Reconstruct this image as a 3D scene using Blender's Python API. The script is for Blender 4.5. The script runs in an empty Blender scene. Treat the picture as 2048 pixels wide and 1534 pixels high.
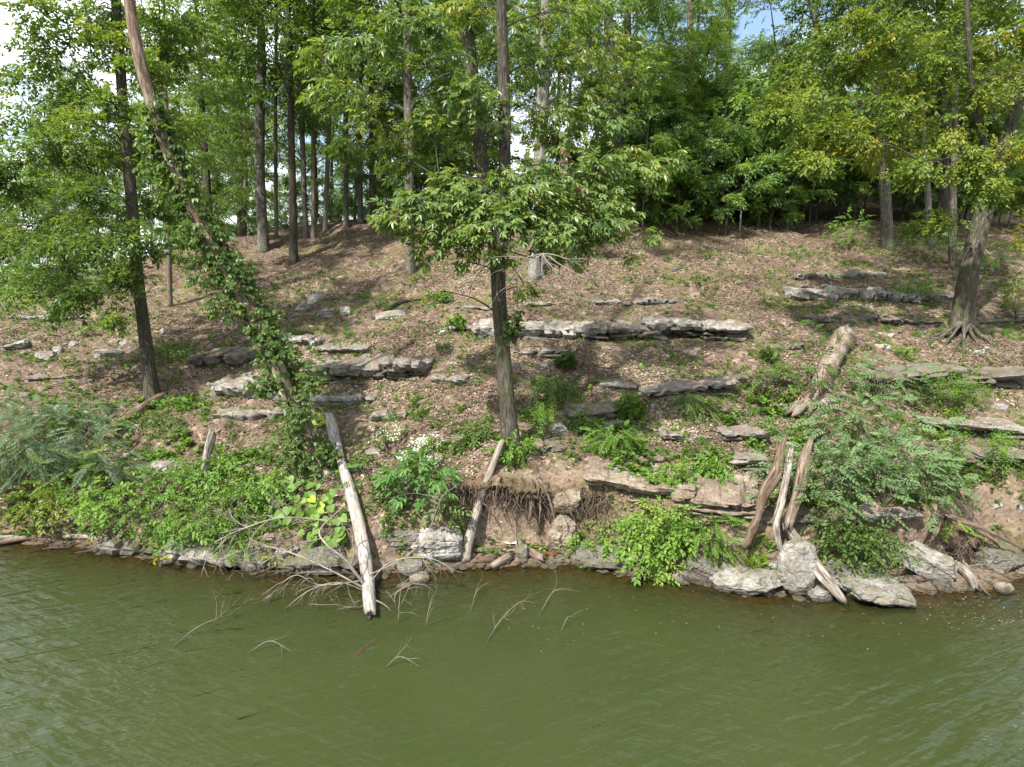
import bpy, math, random
import numpy as np
from mathutils import Vector, Matrix

# ------------------------------------------------------------------ camera, sky, sun, exposure
sc = bpy.context.scene
COL = sc.collection
CAM_H, PITCH, FPX = 5.0, math.radians(10.0), 1359.0     # pixel units of the 2048 px wide photograph
cam_d = bpy.data.cameras.new('camera'); cam = bpy.data.objects.new('camera', cam_d); COL.objects.link(cam)
cam.location = (0, 0, CAM_H); cam.rotation_euler = (math.pi/2 - PITCH, 0, 0)
cam_d.sensor_width = 36.0; cam_d.lens = 36.0*FPX/2048.0; cam_d.clip_start = 0.1; cam_d.clip_end = 3000
sc.camera = cam

SUN_EL, SUN_AZ = math.radians(50), math.radians(217)    # azimuth clockwise from +Y: behind the camera, to the left
wd = bpy.data.worlds.new('World'); sc.world = wd; wd.use_nodes = True
nt = wd.node_tree; nt.nodes.clear()
def wn(t): return nt.nodes.new(t)
sky = wn('ShaderNodeTexSky'); sky.sky_type = 'NISHITA'; sky.sun_disc = False
sky.sun_elevation = SUN_EL; sky.sun_rotation = SUN_AZ; sky.air_density = 1.2; sky.dust_density = 1.5; sky.ozone_density = 1.5
tc = wn('ShaderNodeTexCoord'); mp = wn('ShaderNodeMapping'); mp.inputs['Scale'].default_value = (1, 1, 2.2); mp.inputs['Location'].default_value = (22.2, 7.8, 5.4)
nz = wn('ShaderNodeTexNoise'); nz.inputs['Scale'].default_value = 2.6; nz.inputs['Detail'].default_value = 6; nz.inputs['Roughness'].default_value = .55
rp = wn('ShaderNodeValToRGB'); rp.color_ramp.elements[0].position = .42; rp.color_ramp.elements[1].position = .58
mx = wn('ShaderNodeMix'); mx.data_type = 'RGBA'; mx.inputs['B'].default_value = (11.5, 11.9, 12.6, 1)
bg = wn('ShaderNodeBackground'); bg.inputs['Strength'].default_value = .10; out = wn('ShaderNodeOutputWorld')
L = nt.links.new
L(tc.outputs['Generated'], mp.inputs['Vector']); L(mp.outputs[0], nz.inputs['Vector']); L(nz.outputs['Fac'], rp.inputs['Fac'])
L(rp.outputs['Color'], mx.inputs['Factor']); L(sky.outputs[0], mx.inputs['A']); L(mx.outputs['Result'], bg.inputs['Color']); L(bg.outputs[0], out.inputs['Surface'])
sd = bpy.data.lights.new('sun', 'SUN'); so = bpy.data.objects.new('sun', sd); COL.objects.link(so)
sd.energy = 5.0; sd.angle = math.radians(1.2); sd.color = (1, .95, .87)
SUNV = Vector((math.sin(SUN_AZ)*math.cos(SUN_EL), math.cos(SUN_AZ)*math.cos(SUN_EL), math.sin(SUN_EL)))
so.rotation_euler = SUNV.to_track_quat('Z', 'Y').to_euler(); so.location = SUNV*60
sc.view_settings.view_transform = 'Standard'; sc.view_settings.look = 'None'; sc.view_settings.gamma = 1
sc.view_settings.use_curve_mapping = False; sc.view_settings.exposure = 1.16
sc.render.engine = 'CYCLES'
cy = sc.cycles; cy.max_bounces = 8; cy.diffuse_bounces = 4; cy.glossy_bounces = 3; cy.transmission_bounces = 5; cy.transparent_max_bounces = 8
cy.use_denoising = True; cy.caustics_reflective = False; cy.caustics_refractive = False

# ------------------------------------------------------------------ numeric helpers
rng = np.random.default_rng(11)
def _h(i, j, k, s):
    n = (i*374761393 + j*668265263 + k*1274126177 + s*974634777) & 0xffffffff
    n = ((n ^ (n >> 13))*1274126177) & 0xffffffff
    return ((n ^ (n >> 16)) & 0xffff)/65535.0
def vn(x, y, z=0.0, s=0):
    """value noise, -1..1"""
    x, y, z = np.broadcast_arrays(np.asarray(x, float), np.asarray(y, float), np.asarray(z, float))
    i, j, k = np.floor(x).astype(np.int64), np.floor(y).astype(np.int64), np.floor(z).astype(np.int64)
    u, v, w = x-i, y-j, z-k
    u, v, w = u*u*(3-2*u), v*v*(3-2*v), w*w*(3-2*w)
    def c(a, b, d): return _h(i+a, j+b, k+d, s)
    r = ((c(0,0,0)*(1-u)+c(1,0,0)*u)*(1-v)+(c(0,1,0)*(1-u)+c(1,1,0)*u)*v)*(1-w) \
      + ((c(0,0,1)*(1-u)+c(1,0,1)*u)*(1-v)+(c(0,1,1)*(1-u)+c(1,1,1)*u)*v)*w
    return r*2-1
def fbm(x, y, z=0.0, s=0, o=4):
    r, a, f = 0.0, 1.0, 1.0
    for q in range(o):
        r = r + a*vn(np.asarray(x)*f, np.asarray(y)*f, np.asarray(z)*f, s+q*17); a *= .5; f *= 2.03
    return r/1.6
def sstep(a, b, x):
    t = np.clip((x-a)/(b-a), 0, 1); return t*t*(3-2*t)
def nrm(v):
    v = np.asarray(v, float); return v/np.maximum(np.linalg.norm(v, axis=-1, keepdims=True), 1e-9)

CF = np.array([0, math.cos(PITCH), -math.sin(PITCH)]); CU = np.array([0, math.sin(PITCH), math.cos(PITCH)])
C0 = np.array([0, 0, CAM_H])
def ray(px, py): return CF + np.array([1., 0, 0])*((px-1024)/FPX) - CU*((py-767)/FPX)
def at(px, py, Y):
    d = ray(px, py); return C0 + d*(Y/d[1])
def wp(px, py):
    d = ray(px, py); return C0 + d*(-CAM_H/d[2])

# ------------------------------------------------------------------ terrain function (water level z = 0)
SH = np.array([wp(a, b)[:2] for a, b in ((-300,1075),(0,1084),(180,1098),(400,1128),(560,1142),(760,1150),(900,1142),(1000,1132),(1130,1132),(1260,1148),
      (1400,1168),(1500,1190),(1620,1196),(1850,1192),(1950,1178),(2048,1156),(2300,1140))])
SHX, SHY = SH[:,0], SH[:,1]
def colx(t, D): return np.array([((a-1024)/FPX*D, b) for a, b in t])
T_BH = colx(((-400,.30),(200,.30),(400,.34),(600,.42),(760,.62),(890,1.0),(960,1.22),(1160,1.24),(1300,1.0),(1500,.80),(1700,.85),(1900,1.0),(2048,1.1),(2400,1.0)), 11.2)
T_B0 = colx(((-400,.05),(600,.1),(860,.15),(930,.55),(1120,.62),(1220,.5),(1300,.25),(1500,.35),(1800,.45),(1920,.75),(2048,.9),(2400,.3)), 11.2)
T_ZC = colx(((-1500,3.6),(-300,4.2),(0,4.6),(200,4.9),(330,5.5),(450,6.35),(600,6.9),(760,6.95),(1000,6.7),(1400,6.25),(2048,6.1),(4000,6.0)), 26.0)
T_KB = colx(((-1500,.0),(450,-.01),(760,.0),(950,.06),(1200,.17),(1500,.22),(2048,.22),(4000,.15)), 26.0)
def ti(t, X): return np.interp(X, t[:,0], t[:,1])
def shore(X): return np.interp(X, SHX, SHY) + .10*vn(X*1.7, 3.3, 0, 5) + .06*vn(X*5.1, 1.2, 0, 6)
def hgt(X, Y, fine=True):
    X = np.asarray(X, float); Y = np.asarray(Y, float)
    s = Y - shore(X)
    b0, bh = ti(T_B0, X), ti(T_BH, X)
    wob = .18*fbm(X*1.3, Y*.5, 0, 31, 3)
    t = sstep(0, 1, (s-b0-wob)/.42)
    beach = .10*np.clip(s, 0, 1.2)
    up = bh*t + np.maximum(s-b0-.3, 0)*.355 + beach
    zc = ti(T_ZC, X) + .15*vn(X*.3, Y*.2, 0, 9)
    kb = ti(T_KB, X)
    pl = zc + (np.minimum(Y, 70)-26)*kb
    k = .55
    hm = np.clip(.5+.5*(pl-up)/k, 0, 1); zz = pl*(1-hm)+up*hm - k*hm*(1-hm)
    under = -1.7*(1-np.exp(np.minimum(s, 0)*.21)) 
    z = np.where(s > 0, zz, under)
    m = sstep(.2, 1.5, s)*np.clip(1.6-(Y-12)/60, .2, 1)
    z = z + m*(.16*fbm(X*.55, Y*.55, 0, 1, 3) + .05*fbm(X*1.9, Y*2.4, 0, 3, 3))
    # natural terraces on the limestone slope
    z = z + m*.05*np.sin(z*9+1.5*vn(X*.4, Y*.4, 0, 13))
    if fine:
        z = z + np.where(s > 0, 1, .5)*(.035*fbm(X*6, Y*6, 0, 2, 3) + t*(1-t)*4*.10*fbm(X*4, z*6, Y*4, 4, 3))
    return z
MY = np.concatenate([np.arange(7, 32, .025), np.arange(32, 90, .1)])
def gp(px, py):
    """where the ray through a pixel meets the ground (or the water)"""
    d = ray(px, py); P = C0 + d*(MY/d[1])[:,None]
    z = np.maximum(hgt(P[:,0], P[:,1]), 0)
    q = np.nonzero(P[:,2] <= z)[0]
    return P[q[0]] if len(q) else P[-1]
def gz(x, y): return float(hgt(x, y))
def pxm(p, w): return w*(p[1]*math.cos(PITCH)-(p[2]-CAM_H)*math.sin(PITCH))/FPX     # pixels -> metres at a point

# ------------------------------------------------------------------ object helpers
def tag(o, label=None, cat=None, group=None, kind=None):
    if label: o['label'] = label
    if cat: o['category'] = cat
    if group: o['group'] = group
    if kind: o['kind'] = kind
    return o
def empty(name, loc, label=None, cat=None, group=None):
    o = bpy.data.objects.new(name, None); COL.objects.link(o); o.location = loc; o.empty_display_size = .1
    return tag(o, label, cat, group)
def mesh(name, v, faces, mat=None, smooth=True, attrs=None):
    """v (n,3); faces = list of int arrays (m,3) / (m,4)"""
    v = np.ascontiguousarray(v, np.float32); me = bpy.data.meshes.new(name)
    me.vertices.add(len(v)); me.vertices.foreach_set('co', v.ravel())
    faces = [np.asarray(f, np.int32) for f in faces if len(f)]
    tot = np.concatenate([np.full(len(f), f.shape[1], np.int32) for f in faces]); idx = np.concatenate([f.ravel() for f in faces])
    me.loops.add(len(idx)); me.loops.foreach_set('vertex_index', idx)
    me.polygons.add(len(tot)); st = np.zeros(len(tot), np.int32); st[1:] = np.cumsum(tot)[:-1]
    me.polygons.foreach_set('loop_start', st)
    me.polygons.foreach_set('use_smooth', np.full(len(tot), smooth, bool))
    for k, a in (attrs or {}).items():
        a = np.ascontiguousarray(a, np.float32)
        if a.ndim == 1: me.attributes.new(k, 'FLOAT', 'POINT').data.foreach_set('value', a)
        else: me.attributes.new(k, 'FLOAT_VECTOR', 'POINT').data.foreach_set('vector', a.ravel())
    me.update(calc_edges=True)
    if mat: me.materials.append(M[mat])
    return me
def ob(name, me, parent=None, loc=None, **kw):
    o = bpy.data.objects.new(name, me); COL.objects.link(o)
    if loc is not None: o.location = loc
    if parent is not None: o.parent = parent
    return tag(o, **kw)
class G:
    """collects geometry with matching attributes"""
    def __init__(s): s.v, s.f3, s.f4, s.a, s.n = [], [], [], {}, 0
    def add(s, v, f3=None, f4=None, **at):
        if f3 is not None and len(f3): s.f3.append(np.asarray(f3)+s.n)
        if f4 is not None and len(f4): s.f4.append(np.asarray(f4)+s.n)
        s.v.append(v); s.n += len(v)
        for k, x in at.items(): s.a.setdefault(k, []).append(x)
    def mesh(s, name, mat, smooth=True, origin=(0, 0, 0)):
        fs = ([np.concatenate(s.f3)] if s.f3 else []) + ([np.concatenate(s.f4)] if s.f4 else [])
        return mesh(name, np.concatenate(s.v)-np.asarray(origin), fs, mat, smooth, {k: np.concatenate(x) for k, x in s.a.items()})

def resample(P, n):
    """Catmull-Rom through the points, evenly spaced; P may carry radius columns"""
    P = np.asarray(P, float)
    Q = np.vstack([2*P[0]-P[1], P, 2*P[-1]-P[-2]])
    o = []
    for i in range(1, len(Q)-2):
        t = np.linspace(0, 1, 12, endpoint=False)[:,None]
        a, b, c, d = Q[i-1], Q[i], Q[i+1], Q[i+2]
        o.append(.5*(2*b+(c-a)*t+(2*a-5*b+4*c-d)*t*t+(3*b-a-3*c+d)*t**3))
    o = np.vstack(o+[P[-1:]])
    l = np.concatenate([[0], np.cumsum(np.linalg.norm(np.diff(o[:,:3], axis=0), axis=1))])
    u = np.linspace(0, l[-1], n)
    return np.stack([np.interp(u, l, o[:,k]) for k in range(o.shape[1])], 1), u
def tube(P, R, seg=8, n=None, amp=0.0, seed=0, cap=True, flare=0.0, jag=0.0, ftw=9.0, flen=1.6, twist=0.0):
    """returns v, f3, f4, bk (bark coordinates) of a tapered, uneven branch"""
    P = np.asarray(P, float); R = np.broadcast_to(np.asarray(R, float), (len(P),))
    n = n or len(P)
    Q, u = resample(np.column_stack([P, R]), n); P, R = Q[:,:3], np.maximum(Q[:,3], 1e-4)
    T = nrm(np.gradient(P, axis=0))
    a0 = np.array([1., 0, 0]) if abs(T[0][0]) < .8 else np.array([0, 1., 0])
    N = np.zeros_like(P); x = nrm(a0-T[0]*np.dot(a0, T[0])); N[0] = x
    for i in range(1, n):
        x = x-T[i]*np.dot(x, T[i]); x = x/max(np.linalg.norm(x), 1e-9); N[i] = x
    B = np.cross(T, N)
    a = np.linspace(0, 2*np.pi, seg, endpoint=False)[None,:] + twist*u[:,None]
    ca, sa = np.cos(a), np.sin(a)
    r = R[:,None]*np.ones((1, seg))
    if amp:
        k = 1.3*seed+.1
        fur = 1-np.abs(vn(ca*ftw*.35+k, sa*ftw*.35, u[:,None]*flen, seed))*2
        r = r*(1+amp*.55*fur + amp*.7*vn(ca*1.3+k, sa*1.3, u[:,None]*.9, seed+3) + amp*.35*vn(ca*4+k, sa*4, u[:,None]*9, seed+4))
    if flare:
        fl = np.exp(-u[:,None]/(R[0]*1.3))
        r = r*(1+flare*fl*(.55+.75*np.clip(np.cos(a*4+seed)+.5*np.cos(a*7+2*seed), -.4, 1.2)))
    cen = P[:,None,:].repeat(seg, 1)
    if jag:
        rr = np.random.default_rng(seed+5)
        for e in (0, n-1):
            s = -1 if e == 0 else 1
            cen[e] = cen[e] + T[e]*s*(rr.random(seg)[:,None]**2)*jag*R[e]*2.5
            r[e] *= .55+.4*rr.random(seg)
    V = (cen + r[...,None]*(ca[...,None]*N[:,None,:]+sa[...,None]*B[:,None,:])).reshape(-1, 3)
    i = np.arange(n-1)[:,None]*seg; j = np.arange(seg)[None,:]; j2 = (j+1) % seg
    f4 = np.stack([i+j, i+j2, i+seg+j2, i+seg+j], -1).reshape(-1, 4)
    bk = np.stack([ca*.5+0*r, sa*.5+0*r, u[:,None]*np.ones((1, seg))], -1).reshape(-1, 3)*np.array([1, 1, 1.0])
    bk[:,:2] *= max(R.max(), .02)*2
    f3 = []
    if cap:
        V = np.vstack([V, P[0]-T[0]*R[0]*.1, P[-1]+T[-1]*R[-1]*(.1 if not jag else -.5)]); c0 = n*seg
        bk = np.vstack([bk, [0, 0, 0], [0, 0, u[-1]]])
        f3 = [(c0, (q+1) % seg, q) for q in range(seg)] + [(c0+1, (n-1)*seg+q, (n-1)*seg+(q+1) % seg) for q in range(seg)]
    return V, np.array(f3, int).reshape(-1, 3), f4, bk
def tube_ob(name, P, R, mat, parent=None, origin=None, **kw):
    o = {k: kw.pop(k) for k in ('label', 'cat', 'group', 'kind') if k in kw}
    V, f3, f4, bk = tube(P, R, **kw)
    org = np.asarray(P[0] if origin is None else origin, float)
    return ob(name, mesh(name, V-org, [f3, f4], mat, True, {'bk': bk}), parent, org if parent is None else None, **o)

# ------------------------------------------------------------------ materials
M = {}
class NB:
    def __init__(s, name):
        s.m = bpy.data.materials.new(name); s.m.use_nodes = True; s.t = s.m.node_tree; s.t.nodes.clear(); M[name] = s.m
        s.out = s.n('ShaderNodeOutputMaterial')
    def n(s, t, **kw):
        x = s.t.nodes.new(t)
        for k, v in kw.items(): setattr(x, k, v)
        return x
    def l(s, a, b): s.t.links.new(a, b)
    def attr(s, k): return s.n('ShaderNodeAttribute', attribute_name=k)
    def noise(s, vec, sc_, det=4, rough=.55, scale3=None, dist=0):
        if scale3:
            m = s.n('ShaderNodeMapping'); m.inputs['Scale'].default_value = scale3; s.l(vec, m.inputs['Vector']); vec = m.outputs[0]
        x = s.n('ShaderNodeTexNoise'); x.inputs['Scale'].default_value = sc_; x.inputs['Detail'].default_value = det
        x.inputs['Roughness'].default_value = rough; x.inputs['Distortion'].default_value = dist; s.l(vec, x.inputs['Vector']); return x.outputs['Fac']
    def ramp(s, fac, stops, interp='LINEAR'):
        x = s.n('ShaderNodeValToRGB'); e = x.color_ramp.elements; x.color_ramp.interpolation = interp
        while len(e) < len(stops): e.new(.5)
        for q, (p, c) in zip(e, stops):
            q.position = p; q.color = (*c, 1) if not isinstance(c, float) else (c, c, c, 1)
        s.l(fac, x.inputs['Fac']); return x.outputs['Color']
    def mix(s, fac, a, b, bt='MIX'):
        x = s.n('ShaderNodeMix', data_type='RGBA', blend_type=bt)
        for k, v in (('Factor', fac), ('A', a), ('B', b)):
            i = x.inputs[k]
            if hasattr(v, 'is_linked'): s.l(v, i)
            elif k == 'Factor': i.default_value = v
            else: i.default_value = (*v, 1)
        return x.outputs['Result']
    def math(s, op, a, b=0.0):
        x = s.n('ShaderNodeMath', operation=op)
        for k, v in ((0, a), (1, b)):
            if hasattr(v, 'is_linked'): s.l(v, x.inputs[k])
            else: x.inputs[k].default_value = v
        return x.outputs[0]
    def bump(s, h, strength=.5, dist=.02, normal=None):
        x = s.n('ShaderNodeBump'); x.inputs['Strength'].default_value = strength; x.inputs['Distance'].default_value = dist
        s.l(h, x.inputs['Height'])
        if normal is not None: s.l(normal, x.inputs['Normal'])
        return x.outputs[0]
    def pbsdf(s, col, rough=.85, normal=None, spec=.25):
        x = s.n('ShaderNodeBsdfPrincipled')
        if hasattr(col, 'is_linked'): s.l(col, x.inputs['Base Color'])
        else: x.inputs['Base Color'].default_value = (*col, 1)
        if hasattr(rough, 'is_linked'): s.l(rough, x.inputs['Roughness'])
        else: x.inputs['Roughness'].default_value = rough
        x.inputs['Specular IOR Level'].default_value = spec
        if normal is not None: s.l(normal, x.inputs['Normal'])
        return x.outputs[0]
    def done(s, sh): s.l(sh, s.out.inputs['Surface']); return s.m

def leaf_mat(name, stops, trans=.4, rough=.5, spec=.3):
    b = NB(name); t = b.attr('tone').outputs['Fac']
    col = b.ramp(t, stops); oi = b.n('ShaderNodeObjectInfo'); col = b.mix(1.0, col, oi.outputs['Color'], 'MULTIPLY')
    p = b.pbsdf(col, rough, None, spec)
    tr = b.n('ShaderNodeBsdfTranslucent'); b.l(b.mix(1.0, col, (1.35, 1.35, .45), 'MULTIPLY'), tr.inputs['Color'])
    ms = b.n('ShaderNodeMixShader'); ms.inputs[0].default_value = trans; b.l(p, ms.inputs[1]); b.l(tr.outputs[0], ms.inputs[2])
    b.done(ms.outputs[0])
leaf_mat('leaf_green',  ((0, (.045,.085,.022)), (.5, (.095,.160,.040)), (.85, (.15,.215,.048)), (1, (.22,.25,.05))), .52, .42, .4)
leaf_mat('leaf_hickory', ((0, (.048,.092,.026)), (.5, (.10,.17,.044)), (.9, (.17,.24,.06)), (1, (.26,.28,.07))), .46, .38, .45)
leaf_mat('leaf_yellow', ((0, (.052,.095,.018)), (.45, (.105,.165,.028)), (.8, (.185,.235,.034)), (1, (.29,.28,.04))))
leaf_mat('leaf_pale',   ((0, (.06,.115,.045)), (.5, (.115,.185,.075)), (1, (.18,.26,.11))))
leaf_mat('leaf_blue',   ((0, (.06,.105,.055)), (.5, (.108,.16,.083)), (1, (.15,.21,.11))))
leaf_mat('leaf_fresh',  ((0, (.06,.13,.02)), (.5, (.11,.21,.03)), (.85, (.17,.27,.04)), (1, (.26,.30,.05))))
leaf_mat('leaf_lemon',  ((0, (.22,.27,.03)), (1, (.45,.42,.04))))
leaf_mat('petal_white', ((0, (.42,.44,.38)), (1, (.66,.66,.62))), .3)
leaf_mat('litter',      ((0, (.032,.022,.016)), (.35, (.095,.067,.048)), (.65, (.205,.153,.113)), (.88, (.29,.225,.172)), (1, (.40,.325,.26))), .12, .7, .2)
leaf_mat('leaf_dead',   ((0, (.10,.058,.036)), (1, (.24,.15,.10))), .25, .7, .15)

def ground_mat():
    b = NB('ground'); g = b.n('ShaderNodeNewGeometry'); P = g.outputs['Position']
    big = b.noise(P, .55, 4); mid = b.noise(P, 3.2, 5, .6); fine = b.noise(P, 26, 3, .65)
    vo = b.n('ShaderNodeTexVoronoi'); vo.inputs['Scale'].default_value = 15; b.l(P, vo.inputs['Vector'])
    sep = b.n('ShaderNodeSeparateColor'); b.l(vo.outputs['Color'], sep.inputs[0])
    cell = b.ramp(sep.outputs[0], ((0, (.035,.024,.018)), (.4, (.10,.072,.053)), (.75, (.19,.142,.108)), (1, (.29,.225,.175))))
    soil = b.ramp(fine, ((.3, (.045,.03,.021)), (.7, (.14,.095,.066))))
    lit = b.mix(b.ramp(mid, ((.38, 0.0), (.62, .9))), soil, cell)
    moss = b.ramp(b.noise(P, 1.1, 6, .65), ((.50, 0.0), (.66, 1.0)))
    lit = b.mix(b.math('MULTIPLY', moss, .7), lit, b.ramp(fine, ((.3, (.06,.065,.02)), (.7, (.15,.15,.05)))))
    # bare clay of the cut bank
    ea = b.attr('earth').outputs['Fac']
    clay = b.ramp(b.noise(P, 7, 6, .65, (1, 1, 2.2)), ((.25, (.075,.053,.037)), (.5, (.165,.122,.086)), (.75, (.25,.195,.143))))
    col = b.mix(ea, lit, clay)
    gr = b.attr('lawn').outputs['Fac']
    col = b.mix(gr, col, b.ramp(b.noise(P, 2.0, 4), ((.3, (.06,.12,.025)), (.7, (.11,.19,.045)))))
    we = b.attr('wet').outputs['Fac']
    mud = b.ramp(b.noise(P, 9, 5, .6), ((.3, (.042,.028,.016)), (.7, (.12,.082,.046))))
    col = b.mix(we, col, mud)
    hh = b.mix(.5, b.mix(.5, mid, fine), vo.outputs['Distance'])
    b.done(b.pbsdf(col, .92, b.bump(hh, .7, .05), .15))
ground_mat()
def rock_mat(name, base, dark, stain, mossy=.0):
    b = NB(name); tcn = b.n('ShaderNodeTexCoord'); P = tcn.outputs['Object']; oi = b.n('ShaderNodeObjectInfo')
    g = b.n('ShaderNodeNewGeometry'); W = g.outputs['Position']
    a = b.noise(W, 2.2, 6, .62); f = b.noise(W, 17, 5, .7); st = b.noise(W, 5, 5, .65, (.8, .8, 3.2), 1.2); dr = b.noise(W, 4.5, 6, .68, (2.2, 2.2, .55), .5)
    col = b.ramp(a, ((.28, tuple(x*.62 for x in base)), (.5, base), (.72, tuple(min(x*1.32, .78) for x in base))))
    col = b.mix(b.ramp(st, ((.36, .75), (.45, 0.0))), col, dark)
    col = b.mix(b.ramp(dr, ((.54, 0.0), (.64, .85))), col, dark)
    col = b.mix(b.math('MULTIPLY', b.ramp(b.noise(W, 3.1, 6, .7, None, .8), ((.50, 0.0), (.60, 1.0))), .75), col, stain)
    col = b.mix(.55, col, b.ramp(f, ((.3, .25), (.7, 1.0))), 'MULTIPLY')
    col = b.mix(1.0, col, (1.14, 1.14, 1.14), 'MULTIPLY')
    sx = b.n('ShaderNodeSeparateXYZ'); b.l(g.outputs['Normal'], sx.inputs[0])
    if mossy:
        mo = b.math('MULTIPLY', b.ramp(sx.outputs['Z'], ((.35, 0.0), (.8, 1.0))), b.ramp(b.noise(W, 4, 5, .65), ((.46, 0.0), (.58, mossy))))
        col = b.mix(mo, col, (.085,.088,.03))
    # damp foot near the water
    sz = b.n('ShaderNodeSeparateXYZ'); b.l(W, sz.inputs[0])
    wz = b.math('ADD', sz.outputs['Z'], b.math('MULTIPLY', f, .06))
    col = b.mix(b.ramp(wz, ((.06, .85), (.17, 0.0))), col, (.036,.033,.02))
    # fallen leaves and soil lodged on the flat tops
    li = b.math('MULTIPLY', b.ramp(sx.outputs['Z'], ((.62, 0.0), (.88, 1.0))), b.ramp(b.noise(W, 2.6, 5, .6), ((.46, 0.0), (.56, .9))))
    li = b.math('MULTIPLY', li, b.ramp(sz.outputs['Z'], ((.5, 0.0), (1.0, 1.0))))
    col = b.mix(li, col, b.ramp(b.noise(W, 30, 3, .6), ((.35, (.06,.042,.033)), (.65, (.25,.185,.145)))))
    h = b.mix(.5, b.mix(.5, a, f), b.mix(.5, st, dr))
    b.done(b.pbsdf(col, .88, b.bump(h, 1.0, .08), .2))
rock_mat('limestone', (.245,.232,.21), (.055,.05,.042), (.20,.165,.125), .5)
rock_mat('limestone_pale', (.295,.285,.262), (.045,.04,.035), (.21,.18,.145), .2)
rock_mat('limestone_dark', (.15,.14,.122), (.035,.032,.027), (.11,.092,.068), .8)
rock_mat('sandstone', (.25,.21,.16), (.05,.038,.027), (.18,.135,.09), .2)
def bark_mat(name, lo, hi, moss=0.0, fur=1.0, patch=None, lich=0.0):
    b = NB(name); v = b.attr('bk').outputs['Vector']; g = b.n('ShaderNodeNewGeometry'); W = g.outputs['Position']
    f = b.noise(v, 30, 5, .62, (1, 1, .16), .35); f2 = b.noise(v, 80, 3, .6, (1, 1, .35)); a = b.noise(W, 2.3, 4, .6)
    col = b.ramp(f, ((.36, tuple(x*.32 for x in lo)), (.5, lo), (.66, hi)))
    col = b.mix(.4, col, b.ramp(f2, ((.3, .35), (.7, 1.1 if False else 1.0))), 'MULTIPLY')
    col = b.mix(b.ramp(a, ((.4, 0.0), (.65, .5))), col, tuple(x*.6 for x in lo))
    if patch: col = b.mix(b.ramp(b.noise(v, 5, 5, .6, (1, 1, .5)), ((.46, 0.0), (.62, .7))), col, patch)
    if lich: col = b.mix(b.ramp(b.noise(W, 9, 5, .7), ((.57, 0.0), (.64, lich))), col, (.40,.41,.36))
    if moss: col = b.mix(b.ramp(b.noise(W, 3.3, 5, .65), ((.47, 0.0), (.62, moss))), col, (.055,.075,.022))
    sz = b.n('ShaderNodeSeparateXYZ'); b.l(W, sz.inputs[0])
    col = b.mix(b.ramp(b.math('ADD', sz.outputs['Z'], b.math('MULTIPLY', a, .08)), ((.05, .8), (.16, 0.0))), col, (.035,.028,.018))
    b.done(b.pbsdf(col, .92, b.bump(b.mix(.3, f, f2), fur, .035), .12))
bark_mat('bark_brown', (.085,.073,.057), (.165,.146,.118), .5, 1.0, None, .2)
bark_mat('bark_grey', (.135,.12,.10), (.27,.247,.213), .2, 1.0, None, .35)
bark_mat('bark_dark', (.070,.060,.048), (.14,.122,.10), .4)
bark_mat('bark_pale', (.23,.215,.19), (.37,.355,.325), .0, .6, None, .3)
bark_mat('bark_red', (.17,.105,.072), (.34,.245,.18), .15, 1.0, (.40,.33,.265))
bark_mat('bark_tan', (.20,.165,.12), (.34,.295,.235), .25, 1.0)
bark_mat('wood_grey', (.26,.225,.185), (.46,.42,.36), .0, .8)
bark_mat('wood_white', (.34,.32,.29), (.52,.50,.46), .0, .6, (.27,.215,.17))
bark_mat('wood_tan', (.18,.13,.093), (.33,.26,.20), .0, 1.0, (.27,.235,.20))
bark_mat('wood_brown', (.15,.105,.075), (.27,.205,.155), .0, 1.0)
bark_mat('twig', (.25,.22,.185), (.40,.365,.315), .0, .2)
bark_mat('root', (.12,.09,.068), (.25,.20,.155), .0, .4)
bark_mat('wood_orange', (.12,.06,.026), (.20,.11,.05), .0, .6)
b = NB('scrap_red'); b.done(b.pbsdf((.26,.02,.022), .5, None, .4))
b = NB('scrap_white'); b.done(b.pbsdf((.62,.60,.58), .6, None, .4))
b = NB('scrap_teal'); b.done(b.pbsdf((.10,.36,.33), .5, None, .4))
b = NB('post_metal'); b.done(b.pbsdf(b.ramp(b.noise(b.n('ShaderNodeNewGeometry').outputs['Position'], 12), ((.4, (.22,.25,.24)), (.7, (.34,.37,.35)))), .6))
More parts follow.
